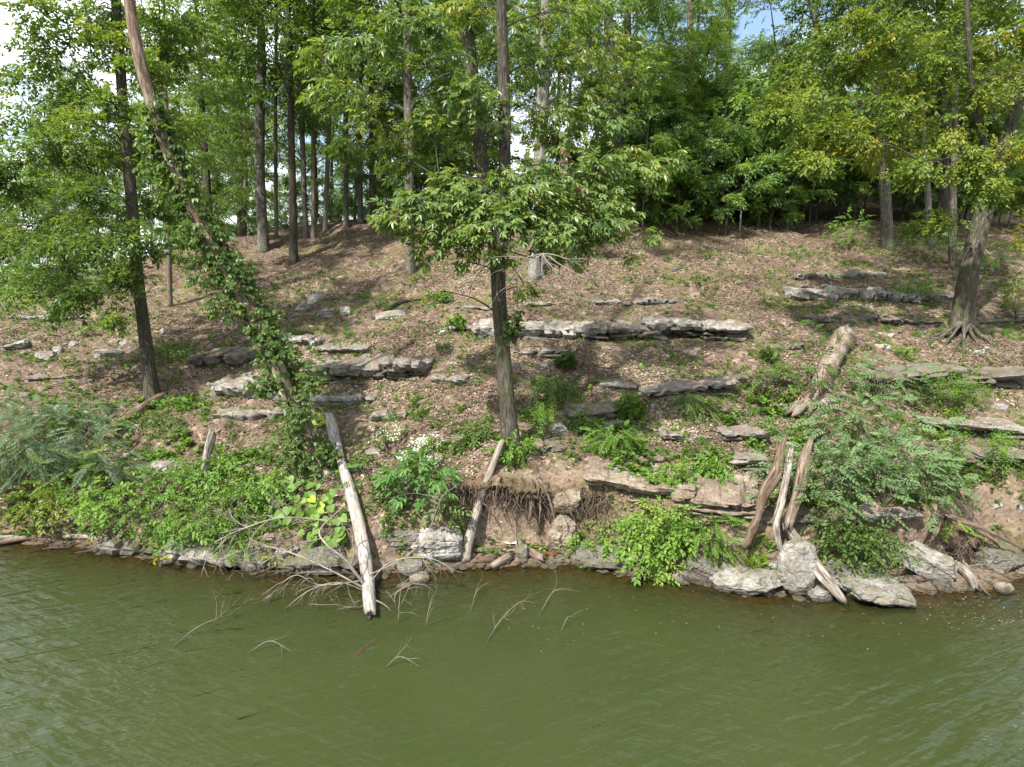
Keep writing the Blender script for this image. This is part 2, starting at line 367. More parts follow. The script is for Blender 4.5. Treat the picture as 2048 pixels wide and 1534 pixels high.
def water_mat():
    b = NB('water'); g = b.n('ShaderNodeNewGeometry'); P = g.outputs['Position']
    de = b.attr('depth').outputs['Fac']
    rot = b.n('ShaderNodeMapping'); rot.inputs['Rotation'].default_value = (0, 0, math.radians(-24)); b.l(P, rot.inputs['Vector']); R = rot.outputs[0]
    w1 = b.noise(R, 3.0, 2, .42, (.42, 1.75, 1), .35); w2 = b.noise(R, 11, 2, .5, (.34, 1.5, 1), .5)
    rot2 = b.n('ShaderNodeMapping'); rot2.inputs['Rotation'].default_value = (0, 0, math.radians(24)); b.l(P, rot2.inputs['Vector'])
    w3 = b.noise(rot2.outputs[0], 5.5, 2, .5, (.4, 1.5, 1), .4)
    gust = b.ramp(b.noise(P, .42, 4, .6), ((.36, .35), (.62, 1.0)))
    hgt_ = b.math('ADD', b.math('MULTIPLY', w1, 1.0), b.math('ADD', b.math('MULTIPLY', w2, .20), b.math('MULTIPLY', w3, .55)))
    hgt_ = b.math('MULTIPLY', hgt_, gust)
    N = b.bump(hgt_, 1.0, .066)
    fac = b.math('SUBTRACT', 1.0, b.math('POWER', 2.718, b.math('MULTIPLY', de, -3.6)))
    murk = b.ramp(b.noise(P, .5, 3), ((.35, (.030,.040,.0125)), (.65, (.035,.0445,.0145))))
    df = b.n('ShaderNodeBsdfDiffuse'); b.l(murk, df.inputs['Color'])
    tr = b.n('ShaderNodeBsdfTransparent'); tr.inputs['Color'].default_value = (.60,.50,.30, 1)
    m1 = b.n('ShaderNodeMixShader'); b.l(fac, m1.inputs[0]); b.l(tr.outputs[0], m1.inputs[1]); b.l(df.outputs[0], m1.inputs[2])
    fr = b.n('ShaderNodeFresnel'); fr.inputs['IOR'].default_value = 1.333; b.l(N, fr.inputs['Normal'])
    gl = b.n('ShaderNodeBsdfGlossy'); gl.inputs['Roughness'].default_value = .03; b.l(N, gl.inputs['Normal'])
    m2 = b.n('ShaderNodeMixShader'); b.l(fr.outputs[0], m2.inputs[0]); b.l(m1.outputs[0], m2.inputs[1]); b.l(gl.outputs[0], m2.inputs[2])
    b.done(m2.outputs[0])
water_mat()

# ------------------------------------------------------------------ ground and water sheets
def axis(lo, hi, st, far_lo, far_hi, gr=1.16):
    c = list(np.arange(lo, hi+1e-6, st)); a = []; d = st; x = lo
    while x > far_lo: d *= gr; x -= d; a.append(x)
    bb = []; d = st; x = hi
    while x < far_hi: d *= gr; x += d; bb.append(x)
    return np.array(a[::-1]+c+bb)
def sheet(name, xs, ys, zf):
    X, Y = np.meshgrid(xs, ys); Z = zf(X, Y)
    nx = len(xs); i = np.arange(len(ys)-1)[:,None]*nx; j = np.arange(nx-1)[None,:]
    return X, Y, Z, np.stack([i+j, i+j+1, i+nx+j+1, i+nx+j], -1).reshape(-1, 4)
def build_ground():
    xs = axis(-15, 15, .075, -700, 700); ys = np.concatenate([axis(9.4, 15.5, .05, -300, 15.4), np.arange(15.6, 30, .1), 30*1.05**np.arange(0, 66)])
    X, Y, Z, f = sheet('ground', xs, ys, hgt)
    s = Y-shore(X); b0 = ti(T_B0, X)
    pxs = X/np.maximum(Y, 1)*FPX+1024
    # clay shows on the steep cut and just below it, most of all in the middle of the bank
    c1 = sstep(-.1, .25, s)*(1-sstep(.22, .5, s-b0+.25*fbm(X*2, Y*2, 0, 41, 3)))
    cx = .25+.75*np.clip(np.exp(-((X-.25)/1.5)**2)+.8*np.exp(-((X-8.2)/1.2)**2), 0, 1)
    earth = np.clip(c1*cx, 0, 1)
    wet = 1-sstep(.0, .28, s+.12*vn(X*3, Y*3, 0, 44))
    lawn = sstep(-12.0, -14.5, X+.3*(Y-22))*sstep(20, 24, Y)
    V = np.stack([X, Y, Z], -1).reshape(-1, 3)
    ob('ground', mesh('ground', V, [f], 'ground', True, {'earth': earth.ravel(), 'wet': wet.ravel(), 'lawn': lawn.ravel()}), kind='structure')
    xs = axis(-15, 15, .15, -700, 700); ys = axis(4, 13.5, .1, -300, 13.4)
    ys = ys[ys < 16]
    X, Y, Z, f = sheet('water', xs, ys, lambda x, y: 0*x)
    dep = np.clip(-hgt(X, Y, False), 0, 3)
    ob('water', mesh('water', np.stack([X, Y, Z], -1).reshape(-1, 3), [f], 'water', True, {'depth': dep.ravel()}), kind='structure')
build_ground()
#==PART2==
# ------------------------------------------------------------------ leaf templates (local frame: x side, y along, z normal)
class T:
    def __init__(s, v, f3=None, f4=None, t=None):
        s.v = np.asarray(v, float); s.f3 = np.asarray(f3 if f3 is not None else np.zeros((0, 3)), int).reshape(-1, 3)
        s.f4 = np.asarray(f4 if f4 is not None else np.zeros((0, 4)), int).reshape(-1, 4)
        s.t = np.zeros(len(s.v)) if t is None else np.asarray(t, float)
def leaf4(Ln=1., W=.45, fold=.10, droop=.08):
    return T([(0, 0, 0), (-W/2, .42*Ln, fold*W), (0, Ln, -droop*Ln), (W/2, .42*Ln, fold*W)], f3=[(0, 3, 2), (0, 2, 1)])
def leaf6(Ln=1., W=.42, fold=.16, droop=.10):
    return T([(0, 0, 0), (-.42*W, .25*Ln, fold*W), (-.40*W, .62*Ln, fold*W-droop*.3*Ln), (0, Ln, -droop*Ln), (.40*W, .62*Ln, fold*W-droop*.3*Ln), (.42*W, .25*Ln, fold*W)],
             f4=[(0, 3, 2, 1), (0, 5, 4, 3)])
def heart(Ln=1., W=.95):
    o = [(0, .12), (-.18, 0), (-.42, .10), (-.50, .34), (-.38, .62), (-.14, .88), (0, 1.0), (.14, .88), (.38, .62), (.50, .34), (.42, .10), (.18, 0)]
    v = [(0, .42*Ln, -.02)]+[(x*W, y*Ln, .07*abs(x)*2-.06*y*y) for x, y in o]
    return T(v, f3=[(0, 1+(i+1) % 12, 1+i) for i in range(12)])
def xf(t, ang=0., tilt=0., roll=0., loc=(0, 0, 0), sc_=1., tone=0.):
    c, s = math.cos(ang), math.sin(ang); v = t.v*sc_
    cr, sr = math.cos(roll), math.sin(roll); v = np.column_stack([v[:,0]*cr+v[:,2]*sr, v[:,1], -v[:,0]*sr+v[:,2]*cr])
    ct, st = math.cos(tilt), math.sin(tilt); v = np.column_stack([v[:,0], v[:,1]*ct-v[:,2]*st, v[:,1]*st+v[:,2]*ct])
    v = np.column_stack([v[:,0]*c+v[:,1]*s, -v[:,0]*s+v[:,1]*c, v[:,2]])+np.asarray(loc)
    return T(v, t.f3, t.f4, t.t+tone)
def join(ts):
    n, v, a, q, t = 0, [], [], [], []
    for x in ts: v.append(x.v); a.append(x.f3+n); q.append(x.f4+n); t.append(x.t); n += len(x.v)
    return T(np.vstack(v), np.vstack(a), np.vstack(q), np.concatenate(t))
def spray(n, Ln, W, length, rr, base=leaf4):
    """a twig end: alternating leaves along y, drooping at the tip"""
    o = []
    for i in range(n):
        y = length*(i+.6)/n; sgn = -1 if i % 2 else 1
        o.append(xf(base(1, W), sgn*(math.radians(62)-.5*i/n+rr.normal(0, .22)), -.15+rr.normal(0, .28), sgn*.3+rr.normal(0, .3), (0, y, -.22*length*(y/length)**2), Ln*(.75+.5*rr.random()), rr.normal(0, .09)))
    o.append(xf(base(1, W), rr.normal(0, .2), -.3, 0, (0, length, -.22*length), Ln*.95, .03))
    return join(o)
def pinnate(n, rach, Ln, W, base=leaf4, droop=.25, ang=68, seed=1):
    r_ = np.random.default_rng(seed); o = []
    for i in range(n):
        y = rach*(.22+.78*i/max(n-1, 1)); k = math.sin(math.pi*(.25+.7*i/n))
        for sg in (-1, 1):
            o.append(xf(base(1, W), sg*(math.radians(ang)-.25*i/n+r_.normal(0, .06)), -.12+r_.normal(0, .1), sg*.15, (0, y, -droop*rach*(y/rach)**2), Ln*(.6+.45*k), r_.normal(0, .05)))
    o.append(xf(base(1, W), 0, -.35, 0, (0, rach, -droop*rach), Ln, .03))
    o.append(T([(-.004, 0, 0), (.004, 0, 0), (0, rach*.55, -droop*rach*.3), (0, rach, -droop*rach)], f3=[(0, 1, 2), (1, 3, 2)], t=[-.2]*4))
    return join(o)
rr0 = np.random.default_rng(5)
T_SPRAY = [spray(8, .125, .52, .36, rr0) for _ in range(3)]
T_SPRAYL = [spray(9, .15, .5, .45, rr0, leaf6) for _ in range(2)]
T_HICK = [join([xf(leaf6(1, .40), a+rr0.normal(0, .08), t_+rr0.normal(0, .12), rr0.normal(0, .25), (0, y, -.10*y), l, rr0.normal(0, .06)) for a, t_, y, l in
          ((0, -.45, .21, .19), (.85, -.3, .20, .165), (-.85, -.3, .20, .165), (1.15, -.2, .12, .12), (-1.15, -.2, .12, .12))]) for _ in range(3)]
T_TRI = [join([xf(leaf6(1, .62), a+rr0.normal(0, .1), -.3+rr0.normal(0, .2), rr0.normal(0, .2), (0, .03, 0), .10*k, rr0.normal(0, .06)) for a, k in ((0, 1.1), (1.0, .95), (-1.0, .95))]) for _ in range(2)]
T_PLANT = [join([xf(leaf4(1, .6), a, .55+rr0.normal(0, .25), rr0.normal(0, .3), (0, 0, .02+.10*rr0.random()), .07*(.7+.6*rr0.random()), rr0.normal(0, .1)) for a in rr0.random(7)*6.28]) for _ in range(4)]
T_LOCUST = [pinnate(7, .26, .062, .5, leaf4, .28, 70, 2), pinnate(8, .30, .066, .48, leaf4, .35, 72, 3)]
T_LOC2 = [pinnate(5, .24, .085, .5, leaf6, .22, 64, 12), pinnate(4, .20, .085, .52, leaf6, .16, 62, 13)]
T_MIMOSA = [pinnate(11, .34, .08, .34, leaf4, .30, 74, 4), pinnate(12, .38, .085, .32, leaf4, .22, 76, 6)]
T_AILAN = [pinnate(9, .55, .15, .34, leaf6, .30, 72, 7)]
T_STEMLEAF = [join([xf(leaf4(1, .24), a, .25+rr0.normal(0, .3), 0, (0, 0, z), .12*(1-.5*z/.5), rr0.normal(0, .07)) for z, a in zip(np.linspace(.05, .5, 14), np.arange(14)*2.4)])]
T_GRASS = [join([xf(leaf4(1, .05, .02, .3), a, 1.1+rr0.normal(0, .25), 0, (0, 0, 0), .26*(.6+.6*rr0.random()), rr0.normal(0, .1)) for a in rr0.random(9)*6.28])]
T_FLOWER = [join([xf(leaf4(1, .9), a, .5, 0, (.012*math.cos(a*3)*q**.6, .012*math.sin(a*2.3)*q**.6, .004*q), .026, 0) for q, a in enumerate(rr0.random(12)*6.28)])]
T_ONE = [leaf4(1, .55, .2, .12)]

def frames(D, U):
    y = nrm(D); z = U-np.sum(U*y, -1, keepdims=True)*y; z = nrm(z); x = np.cross(y, z)
    return np.stack([x, y, z], 1)
def scatter(g, ts, P, F, S, tone, r):
    pick = r.integers(0, len(ts), len(P))
    for k, t in enumerate(ts):
        m = np.nonzero(pick == k)[0]
        if not len(m): continue
        V = P[m][:,None,:] + S[m][:,None,None]*np.einsum('vi,nij->nvj', t.v, F[m])
        nv = len(t.v); off = (np.arange(len(m))*nv)[:,None,None]
        g.add(V.reshape(-1, 3), (t.f3[None]+off).reshape(-1, 3), (t.f4[None]+off).reshape(-1, 4),
              tone=np.clip(tone[m][:,None]+t.t[None,:], 0, 1).ravel())
def jit(r, n, s): return r.normal(0, s, (n, 3))
def fill(gl, gt, A, C, R, n, ts, r, tone0=.5, s=1., droop=.35, tilt=.35, tw=.006):
    """foliage of one clump: n sprays in an ellipsoid R round C on twigs that start at A"""
    d = nrm(r.normal(0, 1, (n, 3))); q = r.random(n)**.42
    ks = max(2, min(7, n//14)); sub_ = nrm(r.normal(0, 1, (ks, 3)))*(r.random(ks)**.4)[:,None]*.78; w_ = r.integers(0, ks, n)
    P = C + (sub_[w_] + d*q[:,None]*.48)*R
    lay = max(R[2]/2.2, .12); P[:,2] = .55*P[:,2]+.45*(np.round((P[:,2]-C[2])/lay)*lay+C[2]) - .12*R[2]*((P[:,0]-C[0])**2/R[0]**2+(P[:,1]-C[1])**2/R[1]**2)
    D = (P-A)*np.array([1, 1, .35]); D = nrm(D+jit(r, n, .30)*np.linalg.norm(R)*.6) + np.array([0, 0, -droop])+jit(r, n, .25)
    F = frames(D, np.array([0, 0, 1.])+jit(r, n, tilt))
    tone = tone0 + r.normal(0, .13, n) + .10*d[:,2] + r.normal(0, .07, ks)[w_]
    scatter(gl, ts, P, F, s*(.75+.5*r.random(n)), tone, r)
    if gt is not None:
        for i in r.choice(n, max(2, min(n//9, 14)), replace=False):
            B = A + (C-A)*(.3+.6*r.random()); mid = (B+P[i])/2+np.array([0, 0, .08*np.linalg.norm(P[i]-B)])
            V, f3, f4, bk = tube([B, mid, P[i]], [tw*1.6, tw*1.2, tw*.5], seg=3, n=4, cap=False)
            gt.add(V, None, f4, bk=bk)

# ------------------------------------------------------------------ trees
def trunk_pts(px, k=.70):   # (px, py, width px, Y) -> points, radii
    P = np.array([at(a, b, Y) for a, b, w, Y in px]); return P, np.array([k*pxm(p, w)/2 for p, (a, b, w, Y) in zip(P, px)])
def limb(P, Rd, C, r, nodes):
    """a limb path to the point C from the trunk polyline or from an earlier limb's end"""
    dist = np.linalg.norm(P[:,:2]-C[:2], axis=1); want = C[2]-.45*dist
    i = int(np.argmin(np.abs(P[:,2]-want)+.15*dist)); A = P[i]; d = np.linalg.norm(C-A); r0 = min(.3*Rd[i], .008+.010*d)
    if nodes:
        Nn = np.array(nodes); dn = np.linalg.norm(Nn-C, axis=1)+.6*np.maximum(Nn[:,2]-C[2], 0); j = int(np.argmin(dn))
        if dn[j] < .8*d: A = Nn[j]; d = np.linalg.norm(C-A); r0 = .005+.007*d
    mid = A+(C-A)*.5+np.array([r.normal(0, .06)*d, r.normal(0, .06)*d, .10*d]); nodes.append(C)
    return [A, A+(mid-A)*.5+np.array([0, 0, .03*d]), mid, C], [r0, r0*.8, r0*.55, r0*.3]
def inner_first(cl, P): return sorted(cl, key=lambda c: np.min(np.linalg.norm(P[:,:2]-np.asarray(c[0])[:2], axis=1)))
def hero_tree(name, label, trunks, clusters, ts, leaf, bark, seed, group=None, s=1., tone=.5, dens=1., seg=26, amp=.10, flare=.5, droop=.35, pieces=0, cat='tree', color=None):
    r = np.random.default_rng(seed); base = trunks[0][0][0]
    e = empty(name, base, label, cat, group); inv = np.asarray(base)
    tp = []
    for k, (P, Rd) in enumerate(trunks):
        n = int(max(14, np.linalg.norm(np.diff(P, axis=0), axis=1).sum()/.11))
        V, f3, f4, bk = tube(P, Rd, seg=seg, n=min(n, 110), amp=amp, seed=seed+k, flare=flare if k == 0 else 0, ftw=11)
        ob('trunk' if k == 0 else 'fork', mesh('trunk', V-inv, [f3, f4], bark, True, {'bk': bk}), e)
        tp.append(resample(np.column_stack([P, Rd]), 40)[0])
    TP = np.vstack(tp)
    gl = G(); gt = G(); nodes = []
    for C, R, n in inner_first(clusters, TP[:,:3]):
        P, Rd = limb(TP[:,:3], TP[:,3], np.asarray(C), r, nodes)
        V, f3, f4, bk = tube(P, Rd, seg=6, n=9, amp=.1, seed=seed, cap=False)
        ob('limb', mesh('limb', V-inv, [f4], bark, True, {'bk': bk}), e)
        fill(gl, gt, P[2], np.asarray(C), np.asarray(R), int(n*dens), ts, r, tone+r.normal(0, .10), s, droop)
    if gt.n: ob('twigs', gt.mesh('twigs', bark, True, inv), e, kind='stuff')
    o = ob('crown', gl.mesh('crown', leaf, False, inv), e, kind='stuff')
    if color: o.color = (*color, 1)
    return e, TP
def pcl(lst, Y, depth=.9, n=60, jy=1.0, r=rng):
    """(px, py, rx px, ry px[, dY[, n]]) -> clusters"""
    o = []
    for c in lst:
        px, py, rx, ry = c[:4]; dY = c[4] if len(c) > 4 else r.normal(0, .5)*jy
        C = at(px, py, Y+dY); a = pxm(C, rx); bb = pxm(C, ry); o.append((C, (a, max(a*depth, .35), max(bb, .18)), c[5] if len(c) > 5 else n))
    return o
def high(n, x0, x1, z0, z1, y0, y1, rad, num, seed):
    r = np.random.default_rng(seed)
    return [((r.uniform(x0, x1), r.uniform(y0, y1), r.uniform(z0, z1)), (rad*(.7+.6*r.random()), rad*(.7+.6*r.random()), rad*.5), num) for _ in range(n)]

# centre hickory on the bank
Yc = gp(1025, 915)[1]+.1
base = at(1025, 925, Yc); base[2] = gz(base[0], base[1])-.12
P1, R1 = trunk_pts([(1026, 912, 56, Yc), (1018, 840, 46, Yc), (1011, 760, 43, Yc), (1003, 660, 41, Yc+.05), (998, 590, 41, Yc+.1), (994, 515, 42, Yc+.15), (982, 440, 40, Yc+.2), (962, 310, 38, Yc+.4), (944, 150, 37, Yc+.6), (930, 0, 35, Yc+.8), (915, -220, 26, Yc+1), (890, -500, 18, Yc+1.2), (880, -800, 8, Yc+1.4)])
P1[0] = base
P2, R2 = trunk_pts([(997, 560, 36, Yc+.12), (1003, 500, 35, Yc+.05), (1008, 400, 34, Yc-.05), (1010, 280, 33, Yc-.15), (1007, 140, 33, Yc-.2), (1003, 0, 27, Yc-.3), (1010, -230, 22, Yc-.5), (1040, -500, 14, Yc-.7), (1050, -760, 7, Yc-.9)])
low = [(770, 432, 55, 26, -.6, 90), (835, 405, 65, 38, -.9, 150), (900, 440, 75, 45, -1.1, 170), (955, 385, 80, 40, -1.0, 160), (1045, 385, 85, 42, -1.1, 170), (1105, 425, 85, 48, -1.2, 190), (1180, 430, 85, 50, -1.0, 190), (1250, 440, 60, 42, -.8, 150),
       (1210, 330, 70, 34, -.7, 110), (1300, 325, 50, 34, -.5, 80), (1150, 365, 70, 28, -.9, 90), (1020, 460, 85, 36, -1.3, 160), (900, 505, 50, 34, -.7, 80), (845, 505, 34, 26, -.4, 40), (1120, 478, 70, 34, -1.2, 120), (1200, 488, 55, 22, -.8, 60), (960, 455, 60, 40, -1.2, 90),
       (870, 582, 26, 12, -.2, 14), (1055, 575, 40, 18, -.5, 26), (930, 345, 60, 24, -.8, 70), (820, 470, 50, 26, -.6, 60), (1270, 380, 50, 30, -.7, 70), (1010, 345, 50, 22, -.9, 60), (735, 428, 26, 14, -.6, 18), (1320, 475, 30, 14, -.6, 20), (1290, 505, 26, 12, -.7, 16), (1150, 525, 36, 22, -1.0, 34), (1000, 520, 40, 18, -1.0, 30), (930, 545, 28, 18, -.5, 20), (1345, 300, 34, 18, -.5, 34), (1275, 285, 40, 20, -.5, 40), (1320, 345, 34, 18, -.5, 30), (1220, 290, 40, 16, -.6, 30), (860, 360, 40, 16, -.8, 30)]
upc = [(760, 245, 75, 45), (680, 190, 75, 50), (720, 90, 90, 50), (850, 120, 80, 50), (890, 220, 65, 45), (820, 320, 60, 35), (1010, 60, 60, 40), (1090, 130, 80, 45), (1150, 210, 75, 50), (1230, 240, 60, 45), (1100, 290, 75, 40), (1060, 330, 60, 30), (1190, 90, 85, 50), (1265, 150, 60, 45),
       (800, 30, 80, 40), (950, 15, 60, 40), (1100, 25, 80, 40), (870, 260, 60, 40, -.7), (930, 170, 60, 40, -.8), (1000, 215, 60, 40, -.8), (1080, 240, 60, 40, .6), (700, 290, 50, 30), (640, 110, 60, 40), (860, 60, 60, 40, -.6)]
up2 = [(r_[0], r_[1], r_[2], r_[3]) for r_ in [(int(a), int(b_), 110, 70) for a, b_ in zip(rng.uniform(620, 1380, 22), rng.uniform(-620, -40, 22))]]
low = [(c[0]+(.12 if c[1] > 350 else .03)*(1020-c[0]), 400+(c[1]-400)*.86 if c[1] < 560 else c[1], c[2]*.84, c[3]*.95, c[4], int(c[5]*1.2)) for c in low]
cl = pcl(low, Yc, .75) + pcl(upc, Yc+.2, .9, 150) + pcl(up2, Yc+.3, 1.0, 42)
treeA, TPA = hero_tree('hickory_tree', 'tall forked tree on the bank in the centre, leafy from mid trunk up', [(P1, R1), (P2, R2)], cl, T_HICK, 'leaf_hickory', 'bark_brown', 21, s=.64, tone=.70, flare=.35, dens=.78)
# its nearest compound leaves, each a leaf of its own
r = np.random.default_rng(77); lm = []
for t in T_HICK: lm.append(mesh('leaf', t.v, [t.f3, t.f4], 'leaf_hickory', False, {'tone': np.clip(.74+t.t, 0, 1)}))
lowc = pcl(low, Yc, .75)
for i in range(300):
    C, R, n = lowc[r.integers(0, 17)]; d = nrm(r.normal(0, 1, 3)); d[1] = -abs(d[1]); P = C+d*np.array(R)*.98
    D = nrm((P-np.array([C[0]*.7+P1[5][0]*.3, Yc, C[2]]))*np.array([1, 1, .3])+r.normal(0, .3, 3))+np.array([0, 0, -.35])
    F = frames(D[None], (np.array([0, 0, 1.])+r.normal(0, .3, 3))[None])[0]; s_ = .55+.26*r.random()
    o = ob('leaf', lm[i % 3], treeA); m = Matrix([[*(F[:,k]*s_), P[k]-base[k]] for k in range(3)]+[[0, 0, 0, 1]]); o.matrix_local = m
    q = .85+.35*r.random(); o.color = (q, q, q, 1)
def twiggy(P0, D0, length, rad, depth, r, g, up=0.0, spread=.65, kids=3, seg=4, wob=.16, flat=1.0):
    """recursive bare branch into g"""
    n = 5; pts = [np.asarray(P0, float)]; d = nrm(D0)
    for i in range(n):
        d = nrm(d+r.normal(0, wob, 3)*np.array([1, 1, flat])+np.array([0, 0, up])); pts.append(pts[-1]+d*length/n)
    V, f3, f4, bk = tube(pts, np.linspace(rad, rad*.4, n+1), seg=seg, n=n+2, cap=False); g.add(V, None, f4, bk=bk)
    if depth > 0:
        for k in range(kids):
            i = r.integers(1, n+1); dd = nrm(nrm(pts[i]-pts[i-1])+r.normal(0, spread, 3)*np.array([1, 1, flat]))
            twiggy(pts[i], dd, length*r.uniform(.4, .7), rad*.55, depth-1, r, g, up, spread, kids, max(3, seg-1), wob, flat)
gt = G(); r = np.random.default_rng(4)
a0 = at(1012, 500, Yc-.1)
for q in range(7):
    twiggy(at(1085, 508, Yc-1.7), nrm(np.array([r.uniform(-1, 1), -.3, r.uniform(-1, .1)])), r.uniform(.45, .8), .012, 2, r, gt, 0, .5, 3)
twiggy(a0, at(1085, 508, Yc-1.7)-a0, np.linalg.norm(at(1085, 508, Yc-1.7)-a0), .02, 0, r, gt, 0, .3, 0, 5, .05)
for q in range(3): twiggy(at(990+8*q, 520+12*q, Yc-.35), nrm(np.array([-.5+.4*q, -.35, -.5])), .7, .012, 2, r, gt, -.03, .4, 3)
ob('dead_limb', gt.mesh('dead_limb', 'twig', True, base), treeA, label='bare whitish dead twigs under the lowest leaves', kind='stuff')
gl = G(); Pd = np.array([at(1130+r.normal(0, 7), 310+r.normal(0, 10), Yc-1.0+r.normal(0, .05)) for _ in range(14)] + [at(1165+r.normal(0, 9), 375+r.normal(0, 8), Yc-1.2) for _ in range(12)])
scatter(gl, T_ONE, Pd, frames(jit(r, len(Pd), .5)+[0, 0, -1], jit(r, len(Pd), 1)), .09+.06*r.random(len(Pd)), r.random(len(Pd)), r)
ob('withered_leaves', gl.mesh('withered_leaves', 'leaf_dead', False, base), treeA, label='small bunch of withered brown leaves', kind='stuff')

# dark trunk at the left
Yb = gp(305, 803)[1]+.1
P, R = trunk_pts([(306, 806, 40, Yb), (298, 740, 35, Yb), (286, 640, 32, Yb), (273, 530, 30, Yb+.05), (263, 400, 30, Yb+.1), (250, 250, 28, Yb+.2), (238, 100, 26, Yb+.3), (230, -60, 24, Yb+.4), (228, -300, 16, Yb+.5), (232, -560, 7, Yb+.5)])
P[0][2] = gz(P[0][0], P[0][1])-.12
lb = [(60, 570, 75, 40), (140, 535, 85, 40), (190, 600, 60, 34, -.8), (250, 545, 40, 30, -.8), (55, 455, 75, 45), (150, 435, 85, 40), (215, 480, 70, 40, -.9), (300, 470, 50, 34, -.6), (100, 500, 70, 30, -1), (120, 335, 100, 45), (40, 330, 60, 40), (190, 310, 70, 40), (60, 215, 75, 50, .3, 34), (150, 190, 85, 50), (235, 215, 60, 40, -.7),
      (120, 85, 95, 50), (215, 70, 70, 45), (45, 120, 60, 45, .3, 34), (330, 330, 50, 35, .8), (290, 410, 50, 34, .6), (330, 250, 50, 40, .9), (280, 130, 60, 40), (90, 20, 80, 40), (190, 10, 80, 40), (210, 375, 60, 34, -.7), (10, 270, 50, 40, .3, 34), (250, 640, 40, 22, -.8, 40), (340, 130, 60, 40, 1.2), (390, 60, 60, 40, 1.4), (30, 390, 60, 30), (110, 605, 50, 26, -.4, 40),
      (130, 135, 85, 50, .8), (60, 60, 70, 45, .9, 30), (250, 300, 60, 40, .7), (170, 250, 80, 40, -.6), (80, 280, 70, 40, -.5), (320, 60, 60, 40, .6), (20, 180, 60, 40, .5, 30)]
hi = [(int(a), int(b_), 90, 60) for a, b_ in zip(rng.uniform(160, 420, 5), rng.uniform(-200, -20, 5))]
treeB, TPB = hero_tree('oak_tree', 'dark straight trunk at the left with low leafy boughs reaching the frame edge', [(P, R)], pcl(lb, Yb, .9, 85)+pcl(hi, Yb, .9, 60), T_SPRAYL, 'leaf_green', 'bark_dark', 22, s=.70, tone=.55, dens=1.15)

# leaning tree wrapped in vines
Yl = gp(650, 955)[1]+.15
P, R = trunk_pts([(655, 965, 66, Yl), (628, 905, 56, Yl+.1), (600, 840, 50, Yl+.12), (560, 745, 46, Yl+.15), (506, 625, 41, Yl+.15), (442, 520, 37, Yl+.1), (376, 400, 34, Yl), (322, 265, 33, Yl-.1), (287, 150, 33, Yl-.15), (264, 40, 31, Yl-.2), (250, -70, 28, Yl-.25), (244, -200, 20, Yl-.3), (240, -300, 10, Yl-.3)], .66)
P[0][2] = gz(P[0][0], P[0][1])-.15
treeC, TPC = hero_tree('leaning_tree', 'vine-wrapped trunk leaning left, bare reddish bark at its top', [(P, R)], pcl([(330, -110, 60, 30), (200, -160, 60, 40)], Yl-.3, .9, 30), T_SPRAY, 'leaf_green', 'bark_red', 23, s=1, flare=.3)
r = np.random.default_rng(31); gl = G(); gs = G(); Q, u = resample(np.column_stack([P, R]), 200); tot = u[-1]
def vinepx(f): return np.interp(f, np.linspace(0, 1, 200), np.arange(200)).astype(int)
N = 3300; f = r.random(N)*.68; keep_ = fbm(f*14, 0*f, 0, 7, 3) > -.18; f = f[keep_]; N = len(f)
prof = np.interp(f, [0, .1, .22, .27, .33, .40, .48, .56, .62, .68], [.16, .30, .25, .08, .18, .23, .26, .22, .15, .04])
i = vinepx(f); a = r.random(N)*6.283; a = np.where((np.sin(a) < -.25) & (r.random(N) < .62), -a, a); rad = Q[i,3]+prof*r.random(N)**1.6
off = np.stack([np.cos(a), np.sin(a), .35*r.normal(0, 1, N)], 1)*rad[:,None]
Pv = Q[i,:3]+off; D = off*np.array([1, 1, .4])+jit(r, N, .12)+np.array([0, 0, -.12])
scatter(gl, T_TRI, Pv, frames(D, np.array([0, -.25, 1.])+off*1.2+jit(r, N, .3)), .6+.6*r.random(N)*(.7+.5*r.random(N)), .5+.17*r.normal(0, 1, N)+.25*vn(i*.11, 0, 0, 3), r)
lobes = [(475, 545, 34, 34, .0), (410, 460, 40, 34, .1), (540, 660, 40, 36, 0), (615, 745, 34, 50, -.1), (300, 330, 34, 44, .1), (590, 890, 50, 40, -.1), (520, 770, 30, 24, 0), (350, 400, 36, 34, .1), (440, 610, 34, 30, .1), (640, 905, 34, 30, 0), (405, 545, 40, 34, .1), (345, 475, 36, 30, .1), (560, 700, 40, 26, -.1), (300, 280, 26, 40, .1), (600, 830, 36, 40, -.1)]
for (x, y, a_, b_, dy) in lobes:
    C = at(x, y, Yl+dy); n = 150 if y > 820 else 75; d = nrm(r.normal(0, 1, (n, 3)))*(r.random(n)**.45)[:,None]*np.array([pxm(C, a_), .35, pxm(C, b_)]); Pv = C+d
    scatter(gl, T_TRI, Pv, frames(d+jit(r, n, .15)+[0, 0, -.15], np.array([0, -.25, 1.])+jit(r, n, .4)), .6+.6*r.random(n), .55+r.normal(0, .17, n)+r.normal(0, .1), r)
for q in range(4):
    ff = np.linspace(0, .72-.1*q, 30); ii = vinepx(ff); an = q*1.6+ff*9
    V, f3, f4, bk = tube(Q[ii,:3]+np.stack([np.cos(an), np.sin(an), 0*an], 1)*(Q[ii,3]*1.08)[:,None], np.linspace(.022, .008, 30), seg=5, n=60, cap=False); gs.add(V, None, f4, bk=bk)
ve = empty('climbing_vine', Q[3,:3], 'leafy vine climbing the leaning trunk from bank to treetop', 'vine')
ob('stems', gs.mesh('stems', 'root', True, Q[3,:3]), ve, kind='stuff'); ob('foliage', gl.mesh('foliage', 'leaf_green', False, Q[3,:3]), ve, kind='stuff')

